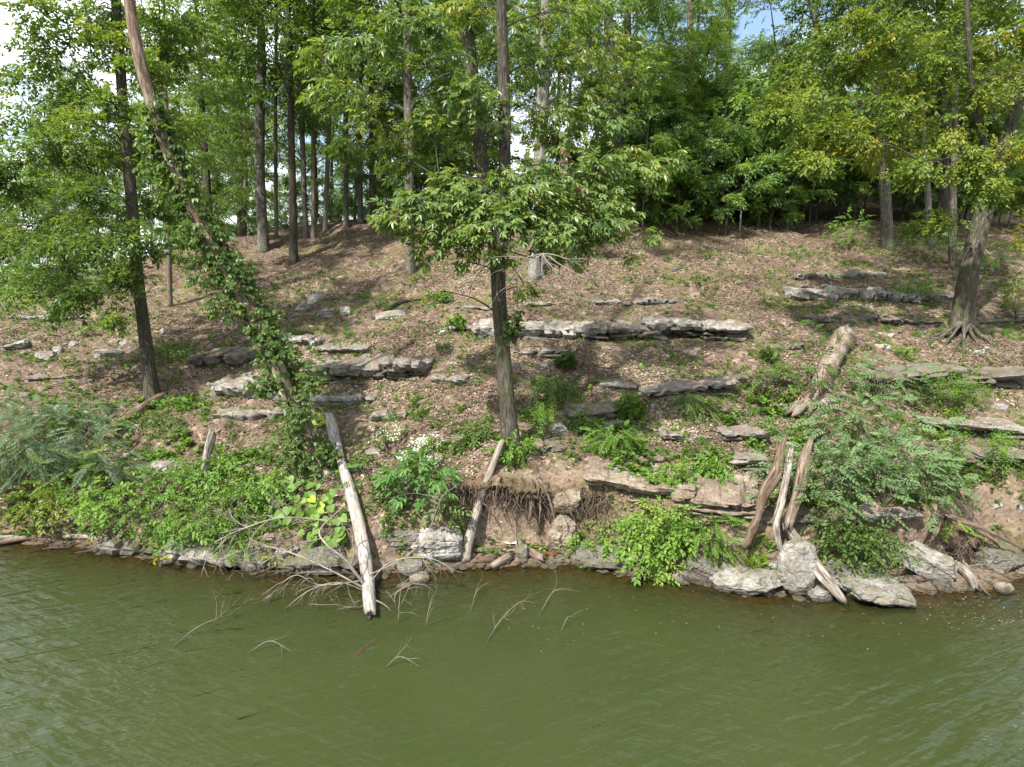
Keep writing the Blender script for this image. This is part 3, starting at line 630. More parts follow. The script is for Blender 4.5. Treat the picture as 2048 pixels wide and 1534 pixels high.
# big yellowing tree at the right
Yd = gp(1925, 668)[1]+.25
P, R = trunk_pts([(1922, 676, 74, Yd), (1925, 630, 64, Yd), (1936, 560, 60, Yd), (1953, 480, 58, Yd), (1974, 400, 56, Yd), (1995, 330, 50, Yd), (2020, 260, 40, Yd), (2042, 180, 36, Yd), (2058, 60, 32, Yd), (2064, -120, 26, Yd), (2070, -380, 12, Yd)], .58)
P[0][2] = gz(P[0][0], P[0][1])-.15
Pf, Rf = trunk_pts([(1990, 350, 22, Yd), (1962, 270, 20, Yd-.3), (1945, 190, 17, Yd-.6), (1938, 90, 14, Yd-.9), (1930, -60, 8, Yd-1)])
ld = [(1620, 205, 85, 26), (1555, 235, 55, 16, -1.6), (1700, 215, 75, 30), (1760, 290, 70, 34), (1640, 315, 65, 20, -1.8), (1800, 220, 75, 34), (1850, 330, 75, 34), (1900, 250, 70, 38), (1950, 180, 70, 38), (1985, 100, 70, 40), (1880, 120, 75, 38), (1800, 100, 80, 36), (2035, 60, 50, 40), (2025, 310, 50, 30, -1.2), (1900, 50, 80, 38), (1985, 370, 50, 26, -1.2), (1720, 130, 70, 34), (1690, 285, 50, 18, -1.5),
      (1820, 160, 70, 34), (1990, 20, 80, 40), (1780, 40, 80, 34), (1940, 320, 50, 30, -1), (2040, 150, 40, 40, -1), (1690, 60, 60, 30), (2040, 400, 40, 34, -.6), (1660, 255, 60, 20, -1.4), (1560, 205, 50, 14, -1.2), (1600, 150, 50, 24, .4), (1870, 440, 50, 24, 1)]
hi = [(int(a), int(b_), 90, 60) for a, b_ in zip(rng.uniform(1700, 2300, 14), rng.uniform(-450, -20, 14))]
treeD, TPD = hero_tree('beech_tree', 'thick leaning trunk at the right with root flare and yellowing leaves', [(P, R), (Pf, Rf)], pcl(ld, Yd-.8, .9, 90, 1.2)+pcl(hi, Yd, .9, 60), T_SPRAYL, 'leaf_yellow', 'bark_brown', 24, s=.66, tone=.60, flare=.5, dens=1.15)
for q, (x, y) in enumerate(((1850, 700), (1880, 712), (1925, 735), (1960, 705), (1990, 700), (1830, 680), (1900, 725))):
    e_ = gp(x, y); s0 = P[0]+np.array([.05*(q-3), -.12, .35]); m1 = s0*.55+e_*.45; m1[2] = gz(m1[0], m1[1])+.10; m2 = s0*.2+e_*.8; m2[2] = gz(m2[0], m2[1])+.03; e_[2] -= .06
    V, f3, f4, bk = tube([s0, m1, m2, e_], [.055, .036, .022, .010], seg=7, n=14, amp=.25, seed=q); ob('root', mesh('root', V-P[0], [f3, f4], 'bark_brown', True, {'bk': bk}), treeD)
# bright low sprig of the same tree's neighbour at the frame edge
r = np.random.default_rng(8)

# generic forest trees: five crowns, shared by many trees
def proto(seed, H, cb, cr, ncl, nsp, ts, s, flat=.45, sap=False):
    r = np.random.default_rng(seed)
    P = np.array([(0, 0, -.3), (0, 0, .5), (r.normal(0, .05), r.normal(0, .05), H*.2), (r.normal(0, .12), r.normal(0, .12), H*.45), (r.normal(0, .22), r.normal(0, .22), H*.7), (r.normal(0, .3), r.normal(0, .3), H*.97)])
    br = .20 if not sap else .03
    Rd = br*np.array([1.15, 1.0, .9, .72, .45, .1])
    V, f3, f4, bk = tube(P, Rd, seg=14 if not sap else 6, n=46 if not sap else 14, amp=.14 if not sap else 0, seed=seed, flare=.45 if not sap else 0)
    tm = (V, f3, f4, bk)
    TPq = resample(np.column_stack([P, Rd]), 40)[0]; gl, gb, nodes = G(), G(), []
    for k in range(ncl):
        t = (k+.5)/ncl; z = H*(cb+(1-cb)*t**.9); prof = (math.sin(math.pi*min(1, .16+.84*t))**.6)*cr
        a = k*2.4+r.normal(0, .35); rd = prof*(.35+.75*r.random()**.7); C = np.array([math.cos(a)*rd, math.sin(a)*rd, z+r.normal(0, .3)*H/16])
        lp, lr = limb(TPq[:,:3], TPq[:,3], C, r, nodes)
        V, f3, f4, bk = tube(lp, lr, seg=5, n=7, cap=False); gb.add(V, None, f4, bk=bk)
        q = cr*.36*(.7+.6*r.random()); fill(gl, gb, np.asarray(lp[2]), C, np.array([q, q, q*flat]), nsp, ts, r, .48+r.normal(0, .11), s)
    return tm, gb, gl
PROTO = []
for k, (H, cb, cr, ncl, nsp) in enumerate(((17, .20, 3.7, 66, 56), (18, .26, 3.5, 60, 56), (16, .14, 4.0, 68, 54), (19, .30, 3.4, 56, 56), (15, .10, 3.6, 62, 54), (19, .30, 3.6, 34, 24))):
    tm, gb, gl = proto(300+k, H, cb, cr, ncl, nsp, T_SPRAY, 1.05)
    PROTO.append((tm, gb.mesh('limbs', 'bark_grey'), gl.mesh('crown', 'leaf_green', False)))
SAP = []
for k, (H, cb, cr, ncl, nsp, ts) in enumerate(((4.2, .22, 1.25, 26, 26, T_SPRAY), (3.2, .2, 1.1, 22, 26, T_SPRAY), (5.2, .2, 1.5, 30, 28, T_SPRAY), (2.2, .1, .9, 18, 24, T_SPRAY))):
    tm, gb, gl = proto(400+k, H, cb, cr, ncl, nsp, ts, .85, .28, True)
    SAP.append((mesh('stem', tm[0], [tm[1], tm[2]], 'bark_grey', True, {'bk': tm[3]}), gb.mesh('limbs', 'bark_grey'), gl.mesh('crown', 'leaf_green', False)))
TMESH = {}
def tree(kind, px, py, w, top_px, bark, label, Y=None, s=1.0, rot=None, col=(1, 1, 1), group=None, name='forest_tree', bare=False, base=None, leafs=None):
    """a forest tree whose foot shows at (px, py) and whose trunk passes (top_px, 0)"""
    if base is None:
        base = gp(px, py) if Y is None else at(px, py, Y); base[2] = gz(base[0], base[1])
    e = empty(name, base, label, 'tree', group); tm, lm_, cm = PROTO[kind]
    if (kind, bark) not in TMESH: TMESH[kind, bark] = mesh('trunk', tm[0], [tm[1], tm[2]], bark, True, {'bk': tm[3]})
    top = at(top_px, 0, base[1]); d = nrm(top-base); rz = rng.random()*6.28 if rot is None else rot
    q = Vector((0, 0, 1)).rotation_difference(Vector(d)) @ Matrix.Rotation(rz, 4, 'Z').to_quaternion()
    e.rotation_mode = 'QUATERNION'; e.rotation_quaternion = q; e.scale = (s, s, s)
    tr = ob('trunk', TMESH[kind, bark], e); k = .76*pxm(base, w)/2/.2/s; tr.scale = (k, k, 1)
    l_ = ob('limbs', lm_, e, kind='stuff')
    c = ob('crown', cm, e, kind='stuff'); c.color = (*col, 1)
    if leafs: c.material_slots[0].link = 'OBJECT'; c.material_slots[0].material = M[leafs]
    return e
FT = [  # kind, px, py, width, top px, bark, label, extra
 (1, 527, 500, 27, 514, 'bark_grey', 'straight grey trunk left of the centre, broadest of those on the leaf-strewn crest', {}),
 (3, 588, 526, 20, 573, 'bark_dark', 'slim dark trunk just right of the broad grey trunk, foot lower on the slope', {}),
 (1, 476, 472, 13, 480, 'bark_dark', 'thin dark trunk on the crest left of the broad grey trunk', {}),
 (5, 551, 452, 10, 552, 'bark_grey', 'thin trunk showing between the broad grey trunk and the slim dark one', {'Y': 27.8}),
 (0, 610, 446, 14, 596, 'bark_grey', 'crest trunk tilting left, just behind the slim dark trunk', {'Y': 27.6}),
 (5, 627, 476, 11, 629, 'bark_tan', 'very thin tan trunk standing on the crest above the leaf litter', {}),
 (5, 649, 440, 13, 668, 'bark_pale', 'pale slim trunk tilting right on the crest against the bright sky', {'Y': 28.6}),
 (5, 692, 436, 13, 690, 'bark_grey', 'leftmost of three grey trunks against bright sky on the crest', {'Y': 28.4}),
 (1, 720, 430, 14, 717, 'bark_grey', 'middle one of three grey trunks against bright sky on the crest', {'Y': 28.8}),
 (5, 744, 412, 16, 738, 'bark_grey', 'rightmost of three grey trunks against bright sky on the crest', {'Y': 29.2}),
 (3, 822, 545, 24, 808, 'bark_grey', 'grey trunk left of the centre tree, foot hidden by its low leaves', {}),
 (3, 1070, 552, 34, 1086, 'bark_pale', 'stout whitish trunk right behind the centre tree', {}),
 (1, 1235, 470, 32, 1228, 'bark_pale', 'pale twin trunk seen above the low leaves right of the centre tree', {'Y': 27.}),
 (5, 1252, 470, 22, 1250, 'bark_grey', 'darker trunk touching the pale twin trunk on its right', {'Y': 27.5}),
 (1, 1775, 495, 29, 1763, 'bark_grey', 'straight grey trunk at the foot of the dark wood, left of the leaning thick trunk', {}),
 (3, 1862, 488, 15, 1828, 'bark_pale', 'thin spotted trunk tilting left between two straight trunks', {}),
 (0, 1887, 485, 27, 1880, 'bark_dark', 'dark stout trunk just left of the leaning thick trunk', {}),
 (5, 1904, 532, 17, 1912, 'bark_grey', 'thin grey trunk in front of the dark stout one', {}),
 (4, 440, 455, 26, 250, 'bark_dark', 'dark trunk leaning left behind the vine-wrapped tree', {'sc': .6}),
 (0, 418, 440, 18, 390, 'bark_dark', 'dark upright trunk behind the leaning dark trunk', {'sc': .65, 'Y': 27.}),
 (3, 340, 612, 13, 333, 'bark_tan', 'thin tan trunk between the dark left trunk and the vine-wrapped tree', {'sc': .6}),
 (5, 1456, 400, 22, 1462, 'bark_grey', 'tall trunk against blue sky above the dark wood', {'Y': 37.}),
 (5, 1385, 400, 20, 1375, 'bark_grey', 'tall grey trunk above the vine-covered thicket', {'Y': 36.}),
 (5, 1700, 400, 26, 1615, 'bark_pale', 'pale trunk tilting left against blue sky at the upper right', {'Y': 38.}),
]
for q, (k, px, py, w, tx, bk_, lab, ex) in enumerate(FT):
    v = .85+.3*rng.random()
    sc_ = ex.pop('sc', .9+.25*rng.random()); tree(k, px, py, w, tx, bk_, lab, col=(v*1.22, v*1.2, v*1.1), s=sc_, **ex)
# woods behind: trees of which only leaves and bits of trunk show
r = np.random.default_rng(91)
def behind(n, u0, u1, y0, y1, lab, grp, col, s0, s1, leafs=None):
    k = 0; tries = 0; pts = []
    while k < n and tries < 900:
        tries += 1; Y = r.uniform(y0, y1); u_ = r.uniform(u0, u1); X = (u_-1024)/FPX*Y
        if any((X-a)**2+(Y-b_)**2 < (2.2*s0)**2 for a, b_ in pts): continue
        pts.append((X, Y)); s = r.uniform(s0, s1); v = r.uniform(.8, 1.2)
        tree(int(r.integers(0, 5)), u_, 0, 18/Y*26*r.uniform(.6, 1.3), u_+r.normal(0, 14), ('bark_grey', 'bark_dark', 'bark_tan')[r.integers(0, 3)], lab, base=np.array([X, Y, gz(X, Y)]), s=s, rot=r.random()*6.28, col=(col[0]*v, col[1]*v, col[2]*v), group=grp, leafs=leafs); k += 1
behind(13, 1240, 2150, 30, 42, 'low forest tree in the dark wood above the right slope', 'low trees of the right-hand wood', (1.6, 1.55, 1.3), .36, .50)
behind(2, 1250, 1420, 38, 50, 'tall forest tree in the wood left of the open blue sky', 'tall trees left of the open sky', (1.4, 1.4, 1.2), .7, .85)
behind(4, 1680, 2150, 36, 50, 'tall forest tree in the wood behind the yellowing tree', 'tall trees behind the yellowing tree', (1.4, 1.4, 1.2), .65, .85)
behind(8, 780, 1240, 31, 44, 'forest tree behind the crest in the middle, mostly leaves', 'trees behind the middle crest', (1.45, 1.4, 1.2), .6, .85)
behind(8, 330, 780, 34, 48, 'forest tree behind the left crest with bright sky between', 'trees behind the left crest', (1.45, 1.4, 1.2), .6, .85)
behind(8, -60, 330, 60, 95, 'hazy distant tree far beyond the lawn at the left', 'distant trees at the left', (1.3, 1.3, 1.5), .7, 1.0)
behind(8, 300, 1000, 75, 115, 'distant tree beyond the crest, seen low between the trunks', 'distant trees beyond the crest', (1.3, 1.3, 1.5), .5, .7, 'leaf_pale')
# thicket of saplings
def sapling(k, base, s, col, lab, grp, leafs=None, name='sapling'):
    e = empty(name, base, lab, 'sapling', grp); e.rotation_euler = (0, 0, r.random()*6.28); e.scale = (s, s, s); a, b_, c_ = SAP[k]
    ob('stem', a, e); ob('limbs', b_, e, kind='stuff'); o = ob('crown', c_, e, kind='stuff'); o.color = (*col, 1)
    if leafs: o.material_slots[0].link = 'OBJECT'; o.material_slots[0].material = M[leafs]
    return e
for q in range(52):
    u_ = r.uniform(1255, 2080); Y = 26.3+r.random()**1.3*13; X = (u_-1024)/FPX*Y; v = r.uniform(1.2, 1.8)
    sapling(int(r.integers(0, 4)), (X, Y, gz(X, Y)-.03), r.uniform(.8, 1.5), (v, v*1.02, v), 'leafy sapling in the dense thicket under the right-hand wood', 'thicket saplings at the right', ('leaf_green', None, 'leaf_pale')[q % 3] if q % 3 != 1 else None)
for q in range(24):
    u_ = 1265+q*30+r.normal(0, 12); Y = r.uniform(26.0, 28.6); X = (u_-1024)/FPX*Y; v = r.uniform(1.3, 1.9)
    if not 1700 < u_ < 1800: sapling(int(r.integers(0, 3)), (X, Y, gz(X, Y)-.03), r.uniform(.75, 1.35), (v, v, v), 'bright leafy sapling at the front edge of the right-hand wood', 'saplings at the front of the right wood', 'leaf_pale' if q % 2 else None)
for q in range(16):
    u_ = r.uniform(780, 1260); Y = r.uniform(27.5, 36); X = (u_-1024)/FPX*Y; v = r.uniform(.9, 1.3)
    sapling(int(r.integers(0, 4)), (X, Y, gz(X, Y)-.03), r.uniform(.7, 1.3), (v, v, v), 'leafy sapling on the crest behind the centre tree', 'crest saplings in the middle')
for q in range(14):
    u_ = r.uniform(360, 800); Y = r.uniform(29, 44); X = (u_-1024)/FPX*Y; v = r.uniform(1, 1.4)
    sapling(int(r.integers(0, 4)), (X, Y, gz(X, Y)-.03), r.uniform(.6, 1.0), (v, v, v), 'low bright sapling beyond the left crest', 'saplings beyond the left crest', 'leaf_pale')
for q in range(14):
    u_ = r.uniform(-80, 430); Y = r.uniform(22, 34); X = (u_-1024)/FPX*Y; v = r.uniform(.9, 1.3)
    sapling(int(r.integers(0, 4)), (X, Y, gz(X, Y)-.03), r.uniform(.7, 1.1), (v, v, v), 'leafy sapling at the edge of the lawn on the left', 'saplings by the lawn')
#==PART3==
# ------------------------------------------------------------------ rocks
def cube_sphere(n):
    g = np.linspace(-1, 1, n+1); a, b_ = np.meshgrid(g, g); a, b_ = a.ravel(), b_.ravel(); o = np.ones_like(a); V, Fq = [], []
    i = np.arange(n)[:,None]*(n+1); j = np.arange(n)[None,:]; q = np.stack([i+j, i+j+1, i+n+2+j, i+n+1+j], -1).reshape(-1, 4)
    for k, (x, y, z) in enumerate(((a, b_, o), (b_, a, -o), (o, a, b_), (-o, b_, a), (b_, o, a), (a, -o, b_))):
        V.append(np.stack([x, y, z], 1)); Fq.append(q+k*len(a))
    V = np.vstack(V); Fq = np.vstack(Fq); _, ix, inv = np.unique(np.round(V, 5), axis=0, return_index=True, return_inverse=True)
    return V[ix], inv.ravel()[Fq]
CS = {n: cube_sphere(n) for n in (6, 9, 14, 24)}
def rock_mesh(dims, seed, n=9, boxy=.55, strata=.10, rough=.16, planes=9, under=0.0, mat='limestone', taper=0.0):
    r = np.random.default_rng(seed); V, F = CS[n]; V = nrm(V)*(1-boxy)+V*.86*boxy
    k = r.random(3)*50; asp = np.asarray(dims)/max(dims)
    Wc = V*asp*1.6
    V = V*(1+rough*1.3*fbm(Wc[:,0]*1.5+k[0], Wc[:,1]*1.5+k[1], Wc[:,2]*1.5+k[2], seed, 3))[:,None]
    for _ in range(planes):
        d = nrm(r.normal(0, 1, 3)*np.array([1, 1, .7])); o = r.uniform(.62, .92); p = V@d; V = V-np.maximum(p-o, 0)[:,None]*d*.92
    if strata:
        L_ = max(3.0, dims[2]/.07); zz = V[:,2]*L_*.5+.8*vn(Wc[:,0]*1.2, Wc[:,1]*1.2, 0, seed); hsh = vn(np.floor(zz)+.5, seed*.37, 0, seed)
        V[:,:2] *= (1+strata*hsh)[:,None]
    V = V*(1+rough*.45*fbm(Wc[:,0]*5+k[0], Wc[:,1]*5, Wc[:,2]*6, seed+2, 4)-.09*np.clip(1-np.abs(vn(Wc[:,0]*2+k[1], Wc[:,1]*2, Wc[:,2]*4, seed+9))/.12, 0, 1))[:,None]
    if taper: V[:,:2] *= (1-taper*V[:,2])[:,None]
    if under: V[:,1] += under*np.clip(-V[:,2]+.15, 0, 1.2)*np.clip(-V[:,1], 0, 1)
    return mesh('rock', V*np.asarray(dims)/2, [F], mat, False)
def rock_at(px, py, w, h, label, mat='limestone', name='boulder', depth=.9, rot=(0, 0, 0), water=False, group=None, seed=None, n=9, sink=.22, lift=0., dy=0., **kw):
    """a rock whose foot shows at (px, py), w x h pixels"""
    p = gp(px, py) if not water else wp(px, py); a, hh = pxm(p, w), pxm(p, h); seed = int(px*7+py) if seed is None else seed
    dp = a*depth; p = p+np.array([0, dp*.40+dy, hh*(.5-sink)*1.0+lift])
    H = hh*(1+sink*.8)
    o = ob(name, rock_mesh((a*1.06, dp, H), seed, n, mat=mat, **kw), loc=p, label=label, cat='rock', group=group); o.rotation_euler = rot
    return o
rock_at(872, 1134, 112, 84, 'large whitish boulder overhanging the water beside the leaning pole', 'limestone_pale', n=24, under=.35, boxy=.6, sink=.05)
rock_at(785, 1118, 118, 66, 'layered grey rock between the fallen white log and the whitish boulder', 'limestone_dark', n=24, under=.2, strata=.16, boxy=.7)
rock_at(815, 1152, 54, 24, 'small flat slab lying below the layered grey rock', name='flat_stone', boxy=.7)
rock_at(838, 1170, 42, 20, 'low tan stone lying in the shallow water below the whitish boulder', 'sandstone', name='flat_stone', water=True)
rock_at(805, 1180, 30, 12, 'tiny half drowned stone below the flat slab', 'sandstone', name='flat_stone', water=True)
rock_at(1131, 1008, 50, 44, 'squared tan block stuck in the roots below the centre tree', 'sandstone', boxy=.85, strata=.1, lift=.0, dy=-.35, n=24, rot=(.1, 0, .2))
rock_at(1128, 1116, 72, 92, 'upright pointed tan rock below the squared block', 'sandstone', n=24, boxy=.35, rot=(0, .15, .2), planes=14)
rock_at(1044, 1120, 40, 30, 'blue-grey stone at the edge of the little brown beach', 'limestone_dark', name='flat_stone', rot=(0, -.4, 0))
rock_at(1215, 1140, 165, 42, 'wide low ledge rock under the bright green bank plants', 'limestone_dark', n=24, boxy=.75, strata=.14, under=.25)
rock_at(1406, 1172, 74, 66, 'furrowed grey boulder at the water just right of the bright bush', 'limestone_dark', n=24, boxy=.4, strata=.2, rot=(0, .25, 0))
rock_at(1362, 1168, 36, 24, 'small pointed stone beside the furrowed grey boulder', name='flat_stone', water=True)
rock_at(1507, 1196, 146, 46, 'long flat pale slab lying at the water left of the egg-shaped boulder', 'limestone', n=24, boxy=.8, strata=.12, under=.3, rot=(0, -.05, .05))
rock_at(1603, 1196, 78, 112, 'tall egg-shaped pale boulder at the water in the right half', 'limestone', n=24, boxy=.0, strata=.0, depth=.75, planes=4, rough=.10, taper=-.12, sink=.03, rot=(-.25, .12, 0))
rock_at(1546, 1158, 54, 42, 'pale rounded rock behind the long flat slab', 'limestone_pale', rot=(0, .4, .3))
rock_at(1518, 1150, 28, 26, 'small brown rock squeezed behind the long flat slab', 'sandstone', name='flat_stone')
rock_at(1643, 1203, 58, 24, 'little flat slab at the foot of the egg-shaped boulder', 'limestone', name='flat_stone', boxy=.75, water=True)
rock_at(1706, 1182, 105, 56, 'grey boulder behind the driftwood log at the right', 'limestone_dark', n=24, boxy=.5)
rock_at(1772, 1216, 148, 40, 'broad flat slab reaching out into the water at the right', 'limestone', n=24, boxy=.8, strata=.14, under=.3, water=True, rot=(.05, .07, -.05))
rock_at(1868, 1168, 150, 60, 'long mossy slab tilted down toward the water at the right', 'limestone', n=24, boxy=.8, strata=.1, depth=.45, rot=(0, .52, -.1), lift=.12)
rock_at(2014, 1188, 34, 22, 'round stone standing alone in the water at the far right', 'sandstone', name='flat_stone', water=True, boxy=.3)
rock_at(1506, 1112, 34, 14, 'small flat pale stone on the bank left of the broken trunks', 'limestone_pale', name='flat_stone', boxy=.8)
rock_at(1485, 1112, 34, 44, 'tan rock half hidden by the bank plants left of the broken trunks', 'sandstone')
rock_at(2020, 1150, 110, 48, 'dark rock shelf in the hollow under the right-hand root mat', 'limestone_dark', n=24, boxy=.8)
rock_at(1795, 1108, 60, 40, 'mossy rock behind the tilted slab', 'limestone_dark')
# limestone ledges on the slope
def bed_mesh(ln, dp, h, seed, mat, under=.3, rough=1.0):
    """one weathered bed: bulging front with fissures and bedding grooves, hollow under it"""
    r = np.random.default_rng(seed); nx = int(max(10, ln/.05)); m = 22; k = r.random(3)*40
    t = np.linspace(-1, 1, nx); a = np.linspace(0, 2*np.pi, m, endpoint=False); T_, A = np.meshgrid(t, a, indexing='ij')
    ca, sa = np.cos(A), np.sin(A); y = -np.sign(ca)*np.abs(ca)**.42*dp/2; z = np.sign(sa)*np.abs(sa)**.38*h/2; x = T_*ln/2
    e = (1-np.abs(T_)**12)**.5; hv = .72+.30*fbm(x*1.3+k[0], 0*x, 0, seed, 3)+.28*vn(np.floor(x*2.3+.5*np.sin(x*3)+k[1])+.5, y*.8, 0, seed+8); z = np.where(z > 0, z*hv, z)*(.35+.65*e); y = y*(.75+.25*e)
    front = np.clip(-y/dp*2.2, 0, 1); xx, yy, zz = x+k[0], y+k[1], z+k[2]
    d = .10*fbm(xx*2.6, yy*2.6, zz*3.0, seed, 4) + .045*fbm(xx*9, yy*9, zz*10, seed+1, 3)
    f = np.abs(vn(xx*2.6+.6*vn(zz*6, xx, 0, 4), yy*.7, zz*.6, seed+2)); d = d-.17*np.clip(1-f/.14, 0, 1)
    g_ = np.abs(((z/max(h, .1)+.13*vn(xx*1.4, 0, 0, seed+3)*1.0) % .36)-.18)/.18; d = d-.05*front*np.clip((g_-.72)/.28, 0, 1)
    d = d*rough*min(1, h/.22); y = y-ca*d; z = z+sa*d*.8
    y = y+under*dp*np.clip(-z/h+.05, 0, .6)*front; x = x+.05*vn(xx*3, yy*4, zz*4, seed+5)
    V = np.stack([x, y, z], -1).reshape(-1, 3); i = np.arange(nx-1)[:,None]*m; j = np.arange(m)[None,:]; j2 = (j+1) % m
    f4 = np.stack([i+j, i+j2, i+m+j2, i+m+j], -1).reshape(-1, 4)[:,::-1]; n0 = len(V)
    V = np.vstack([V, V[:m].mean(0), V[-m:].mean(0)]); f3 = np.array([(n0, q, (q+1) % m) for q in range(m)]+[(n0+1, n0-m+(q+1) % m, n0-m+q) for q in range(m)])
    return mesh('rock_slab', V, [f3, f4], mat, False)
def ledge(px0, py0, px1, py1, hpx, label, mat='limestone', layers=1, seed=0, depth=1.0, group=None, name='rock_ledge'):
    a, b_ = gp(px0, py0), gp(px1, py1); r = np.random.default_rng(seed+int(px0)); c = (a+b_)/2
    e = empty(name, c, label, 'rock ledge', group); Ln = np.linalg.norm((b_-a)[:2]); h = pxm(c, hpx)
    foot = .34 if layers == 2 else .62
    for k in range(layers):
        cap = k == layers-1; hk = h*1.12*((1-foot if layers > 1 else 1) if cap else foot/(layers-1)); z0 = h*1.0*(foot*k/max(layers-1, 1))
        npc = max(1, int(round(Ln/(r.uniform(.9, 1.8) if cap else r.uniform(.5, 1.1))))); cuts = np.sort(np.r_[-.03, (np.arange(1, npc)+r.uniform(-.3, .3, npc-1))/npc, 1.03])
        for f0, f1 in zip(cuts[:-1], cuts[1:]):
            f = (f0+f1)/2; ln = (f1-f0)*Ln; p = a+(b_-a)*f
            px = 1024+p[0]/(p[1]*math.cos(PITCH)-(p[2]-CAM_H)*math.sin(PITCH))*FPX; g0 = gp(px, py0+(py1-py0)*f)
            dp = depth*r.uniform(.85, 1.25)*max(.5, min(1.2, h*2.4)); hh = hk*r.uniform(.75, 1.15)
            pos = g0+np.array([0, dp*.40+(.0 if cap else .15*r.uniform(.3, 1.3))+r.normal(0, .04), z0+hh*.24])
            ang = math.atan2((b_-a)[1], (b_-a)[0])+r.normal(0, .10)
            o = ob('rock_slab', bed_mesh(ln*1.06, dp, hh*1.3, int(r.integers(1, 99999)), mat if cap or mat == 'sandstone' else 'limestone_dark', .5 if k == 0 else .25, 1.25 if cap else 1.0), e); o.location = pos-c; o.rotation_euler = (r.normal(0, .06)+.05, r.normal(0, .045), ang)  # recessed lower beds take the dark stone: undercut shade put into their colour
LG = [(950, 678, 1160, 682, 44, 'pale fissured ledge right behind the centre trunk', 'limestone_pale', 1), (1165, 682, 1310, 684, 40, 'dark cracked middle piece of the long mid-slope ledge', 'limestone', 2), (1305, 680, 1492, 684, 46, 'pale thick right end of the long mid-slope ledge with a dark hollow', 'limestone_pale', 2),
 (1035, 716, 1180, 714, 24, 'low grey ledge just below the long mid-slope ledge', 'limestone', 1), (1592, 602, 1900, 608, 30, 'long row of pale blocks on the right upper slope', 'limestone_pale', 1), (1600, 560, 1765, 552, 13, 'topmost thin pale ledge on the right slope', 'limestone', 1), (1610, 580, 1745, 576, 10, 'thin dark ledge above the long row of pale blocks', 'limestone_dark', 1),
 (1622, 648, 1765, 646, 24, 'dark grey flat ledge left of the leaning thick trunk', 'limestone_dark', 1), (1770, 652, 1885, 650, 22, 'mossy ledge at the foot of the leaning thick trunk', 'limestone_dark', 1), (1965, 655, 2048, 652, 22, 'dark ledge to the right of the leaning thick trunk', 'limestone_dark', 1),
 (628, 772, 842, 764, 50, 'thick rounded ledge with a dark hollow, right of the vine-wrapped trunk', 'limestone', 2), (432, 792, 600, 812, 40, 'pale curved ledge left of the vine-wrapped trunk', 'limestone_pale', 1), (382, 738, 490, 728, 42, 'dark overhanging ledge upper left of the pale curved one', 'limestone_dark', 1),
 (560, 694, 640, 690, 26, 'whitish knobbly ledge just right of the vine on the trunk', 'limestone_pale', 1), (640, 712, 735, 708, 22, 'thin stacked ledge above the thick rounded one', 'limestone', 2), (560, 735, 700, 736, 20, 'flat stepped ledge between vine and thick rounded ledge', 'limestone', 2), (625, 818, 745, 812, 32, 'mottled ledge under the thick rounded one', 'limestone', 1),
 (1770, 780, 2060, 782, 46, 'long dark layered ledge below the roots of the leaning tree', 'limestone_dark', 3), (1870, 872, 2060, 886, 40, 'grey layered ledge at the right frame edge', 'limestone', 2), (1885, 935, 2060, 940, 38, 'lowest grey ledge at the right frame edge', 'limestone', 2),
 (1300, 800, 1465, 796, 34, 'low layered ledge left of the sprawling shrub', 'limestone', 2), (1142, 848, 1232, 848, 40, 'dark layered ledge right of the centre trunk', 'limestone_dark', 3), (1440, 946, 1535, 962, 44, 'grey layered rock left of the broken trunks', 'limestone', 2),
 (1190, 1006, 1390, 1004, 52, 'jutting tan ledge over the dark hollow in the bank', 'sandstone', 2), (1365, 1050, 1525, 1052, 92, 'tan layered bank cliff behind the bright bush', 'sandstone', 4), (1715, 1062, 1830, 1062, 66, 'pale layered bank cliff behind the sprawling shrub', 'limestone', 3), (1540, 1075, 1700, 1075, 50, 'grey layered bank rock behind the broken trunks', 'limestone_dark', 3),
 (0, 702, 52, 696, 24, 'white-topped ledge at the left frame edge', 'limestone_pale', 1), (20, 642, 165, 640, 15, 'faint ledge under the low boughs at the left', 'limestone_pale', 1), (1195, 614, 1345, 608, 15, 'thin grey ledge above the long mid-slope ledge', 'limestone', 1), (1050, 616, 1135, 610, 12, 'small ledge beside the centre trunk above the pale fissured one', 'limestone', 1), (915, 622, 985, 616, 12, 'small ledge touching the left side of the centre trunk', 'limestone', 1), (880, 668, 950, 664, 20, 'whitish ledge end left of the centre trunk', 'limestone_pale', 1), (430, 838, 560, 842, 22, 'flat pale ledge below the pale curved ledge', 'limestone', 1),
 (1062, 906, 1132, 903, 20, 'small mossy ledge right at the foot of the centre tree', 'limestone_dark', 1), (1330, 882, 1425, 886, 22, 'low broken ledge in the weeds left of the grey layered rock', 'limestone', 1), (1452, 884, 1535, 892, 28, 'grey ledge just left of the broken trunk tops', 'limestone', 2), (1250, 926, 1332, 930, 20, 'weedy little ledge above the jutting tan ledge', 'limestone_dark', 1), (1205, 772, 1290, 774, 14, 'thin ledge between the low grey ledge and the layered one', 'limestone', 1), (1480, 764, 1565, 768, 20, 'short dark ledge left of the fallen pale trunk', 'limestone_dark', 1), (742, 842, 805, 840, 16, 'thin ledge right of the broken log top', 'limestone', 1), (865, 762, 930, 764, 13, 'thin ledge half buried left of the centre trunk', 'limestone', 1), (1545, 700, 1610, 702, 14, 'small ledge left of the top of the fallen pale trunk', 'limestone_dark', 1), (60, 760, 150, 756, 16, 'low broken ledge on the left slope below the pale rocks', 'limestone', 1)]
for q, (a, b_, c, d, h, lab, mt, ly) in enumerate(LG): ledge(a, b_, c, d, h*.86, lab, mt, ly+1 if h > 20 and ly < 3 else ly, q)
